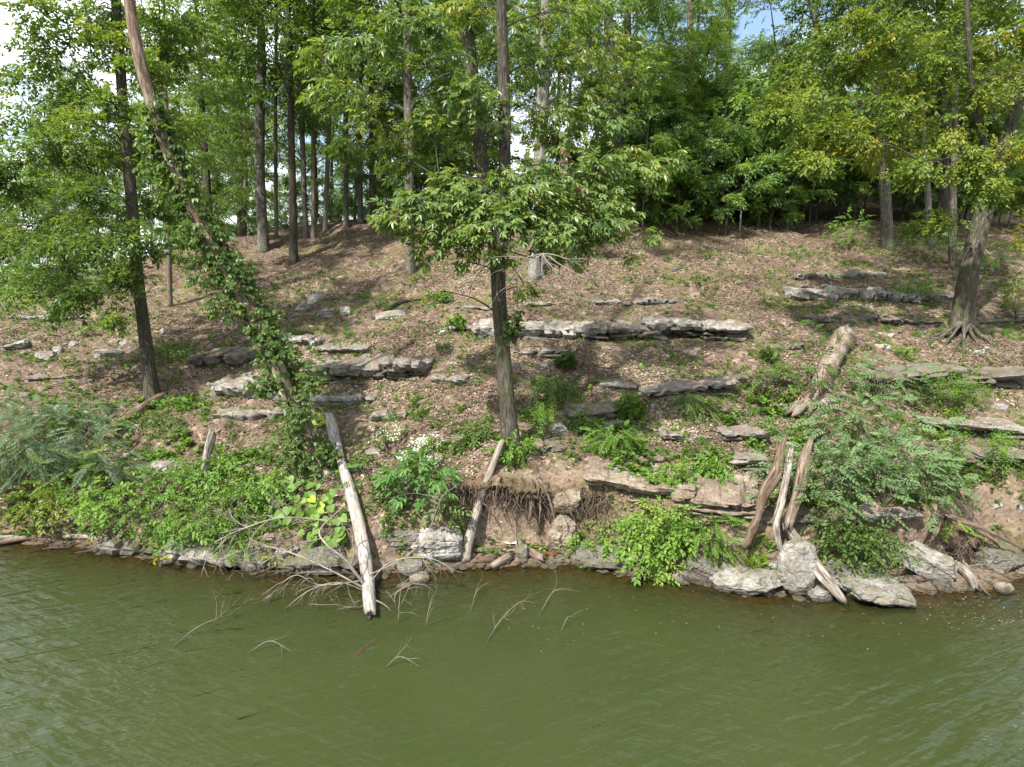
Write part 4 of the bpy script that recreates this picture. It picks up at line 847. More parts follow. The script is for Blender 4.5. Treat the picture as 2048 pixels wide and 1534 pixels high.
for q, (a, b_, c, d, h, lab, mt, ly) in enumerate(((200, 1112, 330, 1124, 22, 'left part of the brown rock shelf along the left waterline', 'limestone_dark', 1), (325, 1126, 470, 1140, 30, 'middle part of the brown rock shelf, undercut by the water', 'limestone', 2), (465, 1142, 590, 1150, 28, 'brown rock shelf behind the long dead branches', 'limestone_dark', 2), (585, 1152, 712, 1156, 34, 'right part of the waterline shelf, ending at the fallen white log', 'limestone_dark', 2), (520, 1112, 650, 1118, 26, 'grey shelf above the waterline among dead leaves', 'limestone', 1))):
    ledge(a, b_, c, d, h, lab, mt, ly, 500+q, .8, name='rock_shelf')
SR = [(80, 722, 42, 22, 'pale rock on the left slope with a twin above it', 'limestone_pale'), (111, 708, 22, 18, 'small whitish rock just above a larger pale one at the left'), (146, 694, 28, 14, 'flat whitish stone on the left slope'), (210, 716, 64, 18, 'long low pale rock left of the dark trunk'), (112, 828, 44, 20, 'pale rock on the bare patch left of the dark trunk'), (86, 830, 20, 14, 'tiny pale rock left of the rock on the bare patch'),
 (45, 795, 22, 12, 'small stone in weeds at the left edge'), (604, 622, 34, 20, 'dark-sided rock above the vine-wrapped trunk'), (630, 606, 40, 22, 'grey rock highest on the left slope, partly covered in green'), (648, 636, 36, 20, 'bluish tilted slab below the grey rock'), (688, 630, 28, 20, 'whitish block right of the bluish slab'), (778, 640, 66, 24, 'fissured whitish rock beneath the dark dead branch'),
 (765, 726, 30, 20, 'small whitish knob above the thick rounded ledge'), (1237, 862, 52, 20, 'bluish-white rock right of the dark layered ledge'), (1118, 868, 44, 26, 'white rock among plants right of the centre trunk'), (945, 885, 34, 26, 'bluish rock half hidden left of the centre trunk'), (1180, 946, 14, 18, 'tiny white stone on bare litter right of the centre trunk'), (1232, 950, 34, 24, 'grey rounded stone above the jutting tan ledge'), (1310, 945, 40, 18, 'pale stone above the jutting ledge, right of the grey one'), (1255, 972, 24, 20, 'small tan stone sitting on the jutting ledge'),
 (745, 912, 38, 16, 'dark-undercut stone right of the fallen log'), (770, 962, 40, 16, 'pinkish flat stone between fallen log and white flowers'), (310, 950, 60, 26, 'pale rock among weeds at lower left'), (382, 976, 50, 30, 'bluish rock under the upright grey stump'), (265, 862, 26, 14, 'white stone at the lower end of the brown log'), (510, 1000, 24, 14, 'pinkish stone in the left weeds'), (1995, 1022, 40, 26, 'bluish stone on the right bank above the hanging roots'), (2040, 1025, 30, 26, 'pale stone at the frame edge above the hanging roots'),
 (1770, 700, 30, 14, 'white stone left of the spreading roots'), (1965, 708, 40, 10, 'pale flat stone among the spreading roots'), (1355, 542, 24, 14, 'dark lump on the upper slope near the teal scrap', 'limestone_dark'), (1560, 822, 40, 22, 'whitish rock left of the fallen grey trunk'), (2005, 822, 36, 16, 'pale stone right of the sprawling shrub'), (1385, 712, 40, 14, 'flat tan stone below the long mid-slope ledge', 'sandstone'), (700, 600, 20, 8, 'little grey stone high on the left slope'), (325, 668, 24, 14, 'white stone behind the dark left trunk'), (240, 690, 24, 14, 'whitish stone between boughs and dark trunk'), (1765, 552, 20, 10, 'small grey stone beside the topmost thin ledge')]
for x in SR: rock_at(x[0], x[1], x[2], x[3], x[4], x[5] if len(x) > 5 else 'limestone_pale', name='stone', n=9 if x[2] > 36 else 6, boxy=.5)
r = np.random.default_rng(64)
for q in range(110):   # countless small half-buried stones that look alike
    L0 = LG[r.integers(0, len(LG))]; f_ = r.random(); x, y = L0[0]+(L0[2]-L0[0])*f_+r.normal(0, 30), L0[1]+(L0[3]-L0[1])*f_+abs(r.normal(0, 22))+6
    if q % 3 == 0: x, y = r.uniform(20, 2030), r.uniform(560, 900)
    y = min(y, 1000); w = 6+16*r.random()**2
    rock_at(x, y, w, w*.5, 'little pale stone half buried in the leaf litter of the slope', ('limestone', 'limestone_pale')[q % 2], name='pebble', n=6, group='half-buried stones on the slope', seed=q)

# ------------------------------------------------------------------ dead wood
def log(name, pts, mat, label, cat='log', seg=12, n=None, amp=.22, jag=.8, seed=1, ground=(), group=None, parent=None, origin=None):
    """pts: (px, py, width px, Y or None for the ground, lift)"""
    P, R = [], []
    for p in pts:
        x, y, w = p[:3]; Y = p[3] if len(p) > 3 else None
        q = gp(x, y) if Y is None else at(x, y, Y); rad = pxm(q, w)/2
        if Y is None: q = q+np.array([0, .1*rad, rad*.7+(p[4] if len(p) > 4 else 0)])
        P.append(q); R.append(rad*.88)
    P = np.array(P)
    if len(P) == 2: P = np.array([P[0], P[0]*.67+P[1]*.33, P[0]*.33+P[1]*.67, P[1]]); R = [R[0], R[0]*.67+R[1]*.33, R[0]*.33+R[1]*.67, R[1]]
    ln = np.linalg.norm(np.diff(P, axis=0), axis=1).sum()
    if parent is None: return tube_ob(name, P, R, mat, seg=seg, n=n or int(max(8, ln/.07)), amp=amp, jag=jag, seed=seed, label=label, cat=cat, group=group), P
    return tube_ob(name, P, R, mat, parent=parent, origin=origin, seg=seg, n=n or int(max(8, ln/.07)), amp=amp, jag=jag, seed=seed), P
# white fallen log with its dead branches
Yt, Yw = gp(662, 838)[1], wp(738, 1195)[1]
p0 = at(662, 838, Yt); e = empty('fallen_log', p0, 'whitish fallen log sloping from the bank down into the water', 'log')
def yl(f): return Yt-.25+(Yw-Yt+.1)*f
def fy(x, y, Yq, off=.16): return min(Yq, gp(x, y)[1]-off)
lp = [(660, 838, 30, yl(0)), (672, 885, 27, yl(.12)), (684, 930, 24, yl(.25)), (700, 980, 29, yl(.40)), (718, 1050, 33, yl(.60)), (732, 1130, 33, yl(.82)), (738, 1198, 32, yl(1.0)), (740, 1225, 30, yl(1.08))]
lp = [(x, y, w*.86, fy(x, y, Yq)) for x, y, w, Yq in lp]
o, PL = log('trunk', lp, 'wood_white', None, seg=16, n=60, amp=.12, jag=.6, seed=9, parent=e, origin=p0)
r = np.random.default_rng(15)
def branch_to(pts, rad, kids, seed, name='dead_branch', parent=e, org=p0, mat='twig', depth=2, klen=.7, spread=.55, down=-.05, label=None, cat=None, group=None):
    r = np.random.default_rng(seed); g = G(); P = np.array(pts)
    V, f3, f4, bk = tube(P, np.linspace(rad, rad*.35, len(P)), seg=7, n=len(P)*5, amp=.1, seed=seed); g.add(V, f3, f4, bk=bk)
    Q, u = resample(P, 40); Tq = nrm(np.gradient(Q, axis=0))
    for k in range(kids):
        i = r.integers(8, 40); twiggy(Q[i], nrm(Tq[i]+r.normal(0, spread, 3)+np.array([0, 0, down*3])), klen*r.uniform(.5, 1.1), rad*.45, depth, r, g, down, .55, 3, 4)
    org = P[0] if parent is None else org
    return ob(name, g.mesh(name, mat, True, org), parent, None if parent is not None else org, label=label, cat=cat, group=group)
branch_to([at(702, 1050, yl(.6)), at(640, 1040, yl(.6)-.3), at(560, 1036, yl(.6)-.5), at(480, 1060, yl(.6)-.6), at(415, 1092, yl(.6)-.7)], .022, 12, 1, depth=2, klen=.6)
branch_to([at(735, 1178, yl(.94)), at(690, 1120, yl(.95)), at(655, 1090, yl(.95)), at(640, 1060, yl(.9)), at(690, 1010, yl(.85))], .026, 8, 2, klen=.5)
branch_to([at(735, 1180, yl(.95)), at(660, 1140, yl(.97)), at(580, 1105, yl(.95)), at(500, 1085, yl(.9))], .017, 12, 3, klen=.6)
branch_to([at(738, 1150, yl(.9)), at(800, 1120, yl(.9)), at(850, 1075, yl(.9)), at(880, 1000, yl(.9))], .012, 8, 4, klen=.5, depth=1)
branch_to([at(736, 1170, yl(.93)), at(780, 1125, yl(.95)), at(850, 1115, yl(.95)), at(905, 1135, yl(.95))], .012, 7, 5, klen=.5, depth=1)
branch_to([at(738, 1196, yl(1)), at(720, 1215, yl(1.05)), at(690, 1215, yl(1.05)), at(640, 1240, yl(1.05))], .012, 8, 6, klen=.6)
branch_to([at(738, 1196, yl(1)), at(770, 1210, yl(1.05)), at(800, 1240, yl(1.06)), at(790, 1190, yl(1.0)), at(830, 1165, yl(1.0))], .012, 8, 7, klen=.5)
branch_to([at(684, 930, yl(.25)), at(640, 910, yl(.2)), at(590, 900, yl(.2)), at(560, 890, yl(.2))], .010, 4, 8, klen=.4, depth=1)
branch_to([at(735, 1160, yl(.9)), at(640, 1170, yl(.95)), at(590, 1150, yl(.98)), at(540, 1190, yl(1.0))], .013, 12, 18, klen=.6)
branch_to([at(702, 1050, yl(.6)), at(650, 1075, yl(.6)-.4), at(590, 1090, yl(.6)-.6), at(520, 1130, yl(.6)-.75), at(470, 1170, yl(.6)-.8)], .011, 9, 19, klen=.5)
branch_to([at(736, 1185, yl(.97)), at(680, 1165, yl(1.0)), at(620, 1180, yl(1.02)), at(560, 1225, yl(1.05))], .009, 8, 20, klen=.45)
# twigs standing in the water
for q, (pts, lab, kd) in enumerate((([(332, 1305), (380, 1275), (412, 1262), (450, 1245), (486, 1228)], 'thin dead branch poking from the water at the left', 5), ([(492, 1308), (540, 1298), (580, 1308)], 'short curved twig in the water right of the left branch', 3), ([(968, 1290), (1000, 1255), (1040, 1218), (1075, 1210)], 'forked pale dead branch in the water below the centre tree', 10), ([(1075, 1235), (1110, 1195), (1160, 1188)], 'thin curved twig right of the forked dead branch', 3), ([(1122, 1262), (1135, 1250), (1150, 1240)], 'tiny twig in the water right of the curved one', 1), ([(795, 1245), (800, 1190), (808, 1165), (830, 1150)], 'upright twig in the water right of the fallen log', 6), ([(850, 1255), (855, 1230), (865, 1190)], 'single upright twig right of the other upright one', 2), ([(940, 1225), (955, 1195), (985, 1165)], 'lone bent twig in the water below the leaning pole', 3), ([(770, 1335), (800, 1330), (840, 1340)], 'faint twig near the sunken orange branch', 2))):
    P = [wp(x, y) for x, y in pts]; n_ = len(P)
    P = [p*np.array([1, 1, 0])+np.array([0, 0, -.04+.16*math.sin(math.pi*min(1, (i+.15)/(n_-.4)))]) for i, p in enumerate(P)]
    if q in (5, 6):
        P = [at(x, y, wp(*pts[0])[1]) for x, y in pts]; P[0][2] = -.1
    branch_to(P, .006, kd, 40+q, 'water_twig', None, None, 'twig', 1, .38, .5, .01, lab, 'twig')
P = [wp(x, y)+np.array([0, 0, z]) for x, y, z in ((685, 1340, -.06), (712, 1312, -.022), (735, 1290, -.018), (772, 1264, -.03))]
tube_ob('sunken_branch', P, [.02, .03, .03, .02], 'wood_orange', seg=8, n=16, amp=.2, seed=3, label='orange-brown branch barely breaking the water below the log', cat='branch')
# leaning pole below the centre tree
o, _ = log('leaning_pole', [(1004, 882, 13, fy(1004, 890, Yc-.3)), (985, 932, 16, fy(985, 932, Yc-.5)), (957, 1010, 19, fy(957, 1010, wp(932, 1122)[1]+.45)), (936, 1085, 23, fy(936, 1085, wp(932, 1122)[1]+.12)), (930, 1126, 26, wp(930, 1126)[1]+.02)], 'wood_grey', 'bare grey pole leaning from the water up against the centre tree', amp=.1, jag=.2, seed=4)
for pts, mat, lab, a in (([(232, 860, 22), (275, 832, 24), (323, 802, 22)], 'wood_brown', 'ridged brown log lying against the foot of the dark left trunk', .25), ([(246, 919, 13), (286, 902, 9)], 'wood_tan', 'short pale wood piece among the left weeds', .25), ([(745, 640, 6), (775, 622, 8), (805, 606, 8), (842, 600, 5)], 'bark_dark', 'dark crooked dead branch lying on the slope', .15),
      ([(1688, 690, 46), (1670, 722, 46), (1645, 770, 40), (1612, 828, 30)], 'wood_tan', 'thick pale fallen trunk lying down the right slope', .2), ([(1585, 836, 30), (1612, 812, 34)], 'wood_tan', 'reddish split wood chunk below the thick fallen trunk', .3), ([(1640, 820, 30), (1668, 800, 26)], 'wood_tan', 'second split wood chunk beside the reddish one', .3),
      ([(1680, 1172, 22), (1730, 1168, 24), (1775, 1156, 22), (1812, 1142, 18)], 'wood_brown', 'dark driftwood log lying behind the flat slab at the right', .2), ([(1772, 1168, 18), (1840, 1164, 18)], 'wood_tan', 'short pale driftwood log beside the dark one', .15), ([(1905, 1128, 18), (1938, 1158, 22), (1952, 1182, 14)], 'wood_grey', 'grey splintered log next to the tilted mossy slab', .25),
      ([(1640, 1195, 8), (1676, 1172, 10)], 'wood_tan', 'thin pale stick crossing the end of the propped log', .1), ([(1188, 1030, 5), (1240, 1012, 4)], 'root', 'thin root across the tan ledge', .1), ([(1765, 965, 7), (1790, 925, 8), (1795, 905, 5)], 'wood_tan', 'pale curved stick on bare litter behind the sprawling shrub', .1),
      ([(945, 1106, 12), (1000, 1100, 12), (1048, 1096, 9), (1110, 1090, 7)], 'wood_brown', 'long dark drift stick on the little brown beach', .15), ([(1000, 1112, 14), (1045, 1106, 14)], 'wood_brown', 'short dark drift log under the long drift stick', .15), ([(962, 1126, 18), (985, 1122, 20)], 'wood_brown', 'stubby dark wood chunk at the left of the brown beach', .2), ([(985, 1140, 18), (1018, 1122, 22)], 'wood_tan', 'tan angular wood chunk in the shallows of the brown beach', .25), ([(1058, 1108, 18), (1085, 1126, 22)], 'wood_tan', 'tan wood chunk right of the blue-grey stone', .2)):
    log('fallen_log' if pts[0][2] > 12 else 'dead_stick', pts, mat, lab, 'log' if pts[0][2] > 12 else 'stick', amp=a, seed=int(pts[0][0]))
# upright stump piece and broken trunks of the right bank
def post(name, pts, mat, lab, dy=-.1, **kw):
    pts = [(x, y, w*.84) for x, y, w in pts]
    f = gp(pts[-1][0], pts[-1][1])[1]; g_ = gp(pts[0][0], pts[0][1])[1]
    return log(name, [(x, y, w, f+dy+(min(g_, f+kw.get('dep', 1.2))-f)*(1-i/(len(pts)-1))) for i, (x, y, w) in enumerate(pts)], mat, lab, kw.get('cat', 'broken trunk'), seg=18, amp=kw.get('amp', .45), jag=1.0, seed=int(pts[0][0]))
post('dead_stump', [(424, 868, 22), (414, 905, 19), (411, 940, 18), (408, 972, 16)], 'wood_grey', 'upright grey broken stump among the left weeds', cat='stump', dep=.15)
post('broken_trunk', [(1572, 872, 10), (1562, 905, 22), (1553, 945, 30), (1528, 985, 27), (1516, 1030, 17), (1503, 1058, 17), (1492, 1096, 11)], 'wood_brown', 'leftmost of three broken trunks propped on the right bank', dy=-.25, dep=.5)
post('broken_trunk', [(1582, 905, 16), (1575, 950, 16), (1562, 1010, 19), (1552, 1050, 18), (1562, 1105, 12)], 'wood_grey', 'thin twisted middle one of three broken trunks', dy=-.3, dep=.4)
post('broken_trunk', [(1622, 880, 12), (1612, 905, 24), (1604, 945, 30), (1594, 990, 24), (1582, 1020, 26), (1574, 1052, 21)], 'wood_tan', 'rightmost of three broken trunks, ending in a flat pale break', dy=-.35, dep=.5)
log('propped_log', [(1572, 1052, 20, gp(1575, 1110)[1]-.1), (1605, 1100, 26, wp(1620, 1190)[1]+.35), (1645, 1150, 26, wp(1650, 1200)[1]+.05), (1690, 1206, 14, wp(1690, 1208)[1])], 'wood_grey', 'grey weathered log propped over the egg-shaped boulder into the water', seg=14, amp=.3, seed=61)
P = [gp(1895, 1120)+[0, 0, .12], wp(1920, 1140)+[0, .3, .25], wp(1945, 1160)+[0, .1, .15], wp(1962, 1182)+[0, 0, .06], wp(1985, 1192)+[0, 0, -.02]]
branch_to(P, .022, 3, 71, 'dead_branch', None, None, 'twig', 1, .3, .5, 0, 'bent bare branch reaching into the water at the far right', 'branch')
P = [wp(1690, 1195)+[0, .1, .12], wp(1760, 1182)+[0, .05, .15], wp(1810, 1180)+[0, 0, .08], wp(1880, 1195)+[0, 0, -.02]]
branch_to(P, .014, 4, 72, 'dead_branch', None, None, 'wood_grey', 1, .3, .5, 0, 'thin grey branch lying along the flat slab in the water', 'branch')
post('snag', [(1712, 1036, 8), (1704, 1060, 9), (1695, 1092, 8)], 'wood_tan', 'short pale snag under the sprawling shrub', cat='snag', dep=.1, amp=.1)
# driftwood heap at the far left waterline
DW = [(-20, 1048, 62, 1070, 14, 'wood_brown'), (10, 1068, 100, 1074, 11, 'wood_tan'), (20, 1052, 98, 1060, 13, 'wood_brown'), (-10, 1092, 112, 1072, 11, 'wood_tan'), (60, 1062, 130, 1050, 8, 'wood_grey'), (100, 1046, 152, 1056, 15, 'wood_brown'), (130, 1078, 200, 1080, 10, 'wood_grey'), (-10, 1080, 60, 1082, 10, 'wood_grey'), (120, 1066, 190, 1062, 7, 'wood_brown')]
DL = ['thick brown driftwood log at the left frame edge', 'tan drift log in the middle of the left heap', 'brown drift log lying across the top of the left heap', 'long bare pole at the water side of the left heap', 'thin grey bent stick on the left heap', 'rounded brown log at the right end of the left heap', 'grey half-sunk log right of the left heap', 'grey log under the long bare pole', 'thin brown stick above the half-sunk grey log']
for q, (a, b_, c, d, w, mt) in enumerate(DW): log('driftwood', [(a, b_, w), ((a+c)/2, (b_+d)/2, w*1.1, None, .02), (c, d, w*.8)], mt, DL[q], 'driftwood', amp=.2, seed=q+200)
log('driftwood', [(212, 1096, 10, None, .05), (238, 1080, 14), (262, 1064, 13, None, .08)], 'wood_brown', 'dark plank-like driftwood leaning on the shelf rock', 'driftwood', seed=231)
for q, (a, b_, c, d, lab) in enumerate(((80, 1100, 140, 1096, 'faint pale stick floating left of the leaning driftwood'), (135, 1094, 172, 1086, 'short pink stick near the half-sunk log'), (150, 1108, 200, 1102, 'thin stick in the shallows below the leaning driftwood'))):
    tube_ob('floating_stick', [wp(a, b_)+[0, 0, .01], wp((a+c)/2, (b_+d)/2)+[0, 0, .025], wp(c, d)+[0, 0, .01]], [.012, .016, .01], 'wood_tan', seg=6, n=8, label=lab, cat='stick')

# ------------------------------------------------------------------ overhanging turf with hanging roots
def overhang(name, pts, thick, label, jut, seed):
    P = np.array([gp(x, y) for x, y in pts]); n = 60; Q, u = resample(P, n); r = np.random.default_rng(seed)
    m = 14; a = np.linspace(0, 2*np.pi, m, endpoint=False); V = []
    for i in range(n):
        k = .35+.65*math.sin(math.pi*i/(n-1))**.6
        for q in range(m):
            y = -math.cos(a[q])*jut*k*(1+.35*vn(u[i]*3, q*.7, 0, seed)); z = math.sin(a[q])*thick*k*.5*(1+.4*vn(u[i]*4, q*.9, 1, seed))
            V.append(Q[i]+[0, y+jut*.35, z-thick*.12])
    V = np.array(V)+.03*r.normal(0, 1, (n*m, 3)); i = np.arange(n-1)[:,None]*m; j = np.arange(m)[None,:]; j2 = (j+1) % m
    f = np.stack([i+j, i+m+j, i+m+j2, i+j2], -1).reshape(-1, 4)
    o = ob(name, mesh(name, V, [f], 'ground', True, {'earth': np.zeros(len(V)), 'wet': np.full(len(V), .55), 'lawn': np.zeros(len(V))}), kind='structure')
    return Q
def hang_roots(Q, n, seed, org, parent, jut, lmax):
    r = np.random.default_rng(seed); g = G()
    for k in range(n):
        p = Q[r.integers(2, len(Q)-2)]+np.array([r.normal(0, .06), -jut*r.uniform(.0, .8), -.05+r.normal(0, .07)]); ln = r.uniform(.12, lmax)
        pts = [p]; d = np.array([r.normal(0, .5), r.normal(-.1, .3), -.6])
        for i in range(5): d = nrm(d+r.normal(0, .35, 3)+[0, 0, -.25]); pts.append(pts[-1]+d*ln/5)
        V, f3, f4, bk = tube(pts, np.linspace(1, .35, 6)*(.004+.012*r.random()**3), seg=4, n=8, cap=False); g.add(V, None, f4, bk=bk)
    return ob('roots', g.mesh('roots', 'root', True, org), parent, kind='stuff')
Q = overhang('bank_overhang', [(895, 985), (940, 968), (1000, 962), (1060, 975), (1110, 985), (1170, 975), (1215, 985)], .30, '', .42, 3)
hang_roots(Q, 700, 5, base, treeA, .42, .7)
for q, (x0, x1, y1, w) in enumerate(((1062, 1058, 1042, 20), (1085, 1118, 1072, 9), (1075, 1078, 1050, 6), (1040, 1026, 1015, 5))):
    p = at(x0, 968, Yc-.55); z = at(x1, y1, Yc-.95-.05*q); V, f3, f4, bk = tube([at(1030, 925, Yc-.05), p, (p+z)/2+[.03, -.08, 0], z], [pxm(p, w)*.4, pxm(p, w)*.36, pxm(p, w)*.24, pxm(p, w)*.08], seg=7, n=16, amp=.3, seed=q)
    ob('root', mesh('root', V-base, [f3, f4], 'root', True, {'bk': bk}), treeA)
Q = overhang('bank_overhang', [(1880, 1075), (1930, 1068), (1985, 1078), (2030, 1090), (2090, 1085), (2160, 1080)], .45, '', .5, 8)
p = Q[10]; ex = empty('exposed_roots', p, 'tangle of exposed roots hanging under the right-hand bank edge', 'roots'); hang_roots(Q, 800, 9, p, ex, .5, .65)
for q, (a, b_, c, d) in enumerate(((1890, 1030, 2048, 1100), (1960, 1060, 2060, 1120), (1880, 1040, 1840, 1110), (1870, 1010, 1845, 1075), (1930, 1050, 2000, 1095))):
    y0 = gp(a, b_)[1]-.1; A, B = at(a, b_, y0), at(c, d, y0-.35); V, f3, f4, bk = tube([A, (A+B)/2+[0, -.1, .06], B], [.04, .035, .015], seg=6, n=24, amp=.25, seed=q); ob('root', mesh('root', V-p, [f3, f4], 'root', True, {'bk': bk}), ex)
#==PART4==
# ------------------------------------------------------------------ plants
def shrub(name, px, py, w, h, ts, leaf, label, n=120, s=1., stems=6, cat='shrub', tone=.5, droop=.3, Y=None, depth=.8, color=None, seed=None, group=None, upright=0., spread=1., lift=0., tilt=.35):
    """a plant rooted at (px, py), w x h pixels"""
    p = gp(px, py) if Y is None else at(px, py, Y); r = np.random.default_rng(int(px*3+py) if seed is None else seed)
    a, hh = pxm(p, w)/2, pxm(p, h); e = empty(name, p, label, cat, group); gl, gs = G(), G()
    for k in range(stems):
        an = k*2.4+r.normal(0, .4); rd = (r.random()**.6)*spread; tip = p+np.array([math.cos(an)*a*rd*.8, math.sin(an)*a*depth*rd*.8, hh*(.45+.5*r.random())*(1.1-.4*rd)])
        mid = p+(tip-p)*.5+np.array([0, 0, .18*hh])
        V, f3, f4, bk = tube([p-[0, 0, .05], mid, tip], [.010, .008, .003], seg=4, n=8, cap=False); gs.add(V, None, f4, bk=bk)
        q = max(a, .1)*(.55 if stems > 3 else .8)
        m = max(3, n//stems); d = nrm(r.normal(0, 1, (m, 3)))*(r.random(m)**.45)[:,None]; C = tip*.75+mid*.25+[0, 0, lift*hh]
        P = C+d*np.array([q, q*depth, hh*.42]); P[:,2] = np.maximum(P[:,2], hgt(P[:,0], P[:,1])+.02)
        D = (P-mid)*np.array([1, 1, .4])+jit(r, m, .1)+np.array([0, 0, -droop*.3+upright]); F = frames(D, np.array([0, -.15, 1.])+jit(r, m, tilt))
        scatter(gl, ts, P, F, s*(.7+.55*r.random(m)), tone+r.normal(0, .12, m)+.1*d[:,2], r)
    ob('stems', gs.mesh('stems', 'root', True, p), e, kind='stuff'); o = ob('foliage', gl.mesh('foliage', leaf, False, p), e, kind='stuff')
    if color: o.color = (*color, 1)
    return e
# sprawling shrub of the right bank, its boughs over the fallen trunk
SB = [(1640, 1020, 260, 190, 'leaf_pale', 300, 'lower left mass of the sprawling shrub behind the broken trunks'), (1770, 1010, 250, 170, 'leaf_pale', 330, 'broad pale shrub hanging over the right bank'), (1720, 900, 300, 150, 'leaf_pale', 300, 'leafy shrub across the middle of the right slope'), (1640, 800, 240, 120, 'leaf_green', 200, 'dark green bough of shrub beside the fallen pale trunk'), (1520, 800, 120, 130, 'leaf_green', 90, 'dark twiggy shrub left of the fallen pale trunk'), (1750, 800, 200, 110, 'leaf_pale', 150, 'thin grey-green shrub right of the fallen pale trunk'), (1850, 990, 160, 90, 'leaf_pale', 130, 'right-hand drooping end of the sprawling shrub')]
for q, (x, y, w, h, mt, n, lab) in enumerate(SB): shrub('bank_shrub', x, y, w, h*.8, T_LOC2, mt, lab, n=int(n*.5), s=.95, stems=11, droop=.1, tone=.55, depth=.7, spread=1.15)
shrub('bank_shrub', 1665, 700, 130, 60, T_LOCUST, 'leaf_green', 'few dark leaves over the top of the fallen pale trunk', n=30, stems=5)
shrub('bank_shrub', 1730, 1140, 150, 95, T_SPRAY, 'leaf_green', 'dark green bush behind the driftwood log', n=150, s=.6, stems=8)
shrub('bank_shrub', 1660, 1120, 130, 110, T_SPRAY, 'leaf_green', 'green bush right of the egg-shaped boulder', n=110, s=.7, stems=7)
shrub('bank_fern', 1890, 1075, 110, 60, T_AILAN, 'leaf_fresh', 'yellow-green fern-like fronds under the drooping shrub', n=9, s=.55, stems=4, cat='fern', tone=.75)
# bright bushes at the water in the middle
shrub('water_bush', 1310, 1130, 150, 120, T_SPRAY, 'leaf_fresh', 'brightest yellow-green bush hanging to the water', n=260, s=.75, stems=9, tone=.66, droop=.6)
shrub('water_bush', 1325, 1160, 60, 40, T_SPRAY, 'leaf_fresh', 'low yellow-green sprig touching the water under the brightest bush', n=40, s=.6, stems=4, tone=.7)
shrub('water_bush', 1420, 1130, 150, 105, T_LOCUST, 'leaf_fresh', 'mid-green bush right of the brightest bush', n=170, s=.8, stems=8, tone=.45)
shrub('water_bush', 1200, 1110, 130, 65, T_SPRAY, 'leaf_fresh', 'low light green plants on the wide ledge rock', n=120, s=.6, stems=8, tone=.55)
shrub('water_bush', 1370, 1075, 90, 55, T_SPRAY, 'leaf_fresh', 'leafy plant in front of the tan cliff', n=60, s=.6, stems=5, tone=.5)
shrub('water_bush', 1520, 1150, 90, 35, T_GRASS, 'leaf_fresh', 'pale grassy tuft between the boulders', n=40, s=.9, stems=5, tone=.8)
# large-leaved plant below the white flowers
shrub('burdock_plant', 835, 1010, 170, 90, T_HICK, 'leaf_pale', 'lush plant with long divided leaves below the white flowers', n=120, s=.8, stems=8, tone=.55, color=(.75, 1.0, .62))
shrub('burdock_plant', 885, 1040, 60, 60, T_SPRAYL, 'leaf_green', 'leafy shoot hanging beside the whitish boulder', n=26, s=.7, stems=4, tone=.65)
shrub('burdock_plant', 740, 960, 110, 40, T_AILAN, 'leaf_pale', 'arching divided leaf right of the fallen log', n=8, s=.7, stems=3, color=(.8, 1, .7))
def flowers(px, py, w, h, n, lab, tone=.7):
    e = shrub('white_flowers', px, py, w, h, T_SPRAY, 'leaf_fresh', lab, n=int(n*1.1), s=.45, stems=9, cat='flowers', tone=.5); p = np.array(e.location); r = np.random.default_rng(int(px)); a, hh = pxm(p, w)/2, pxm(p, h)
    g = G(); d = nrm(r.normal(0, 1, (n, 3))); d[:,2] = np.abs(d[:,2]); P = p+d*np.array([a*.9, a*.7, hh*.55])+[0, -.03, hh*.5]
    scatter(g, T_FLOWER, P, frames(jit(r, n, 1), np.array([0, -.3, 1])+jit(r, n, .2)), .9+.5*r.random(n), r.random(n), r)
    ob('blossom', g.mesh('blossom', 'petal_white', False, p), e, kind='stuff')
flowers(838, 960, 80, 75, 34, 'large clump of white flowers left of the leaning pole')
flowers(775, 895, 80, 45, 11, 'smaller paler flower clump right of the broken log top')
flowers(865, 900, 50, 30, 14, 'small flower clump above the large white one')
# blue-green feathery shrubs at the far left
for q, (x, y, w, h, n, lab) in enumerate(((60, 990, 190, 150, 110, 'feathery blue-green shrub at the left frame edge'), (150, 940, 200, 130, 120, 'feathery blue-green shrub in the middle of the left bank'), (215, 990, 150, 120, 90, 'feathery blue-green shrub nearest the light green weeds'), (60, 890, 180, 100, 90, 'feathery grey-green shrub higher on the left bank'), (170, 870, 140, 80, 70, 'feathery grey-green shrub below the brown log'), (20, 960, 120, 110, 60, 'low feathery shrub in the left corner of the bank'))):
    shrub('feathery_shrub', x, y, w, h, T_MIMOSA, 'leaf_blue', lab, n=n, s=.95, stems=9, droop=.4, tone=.5)
shrub('feathery_shrub', 130, 1010, 150, 90, T_MIMOSA, 'leaf_fresh', 'bright green feathery shrub in front of the blue-green ones', n=60, s=1., stems=7, tone=.6)
shrub('feathery_shrub', 190, 1072, 60, 60, T_AILAN, 'leaf_fresh', 'arched bright frond hanging over the left waterline', n=12, s=.5, stems=4, tone=.6)
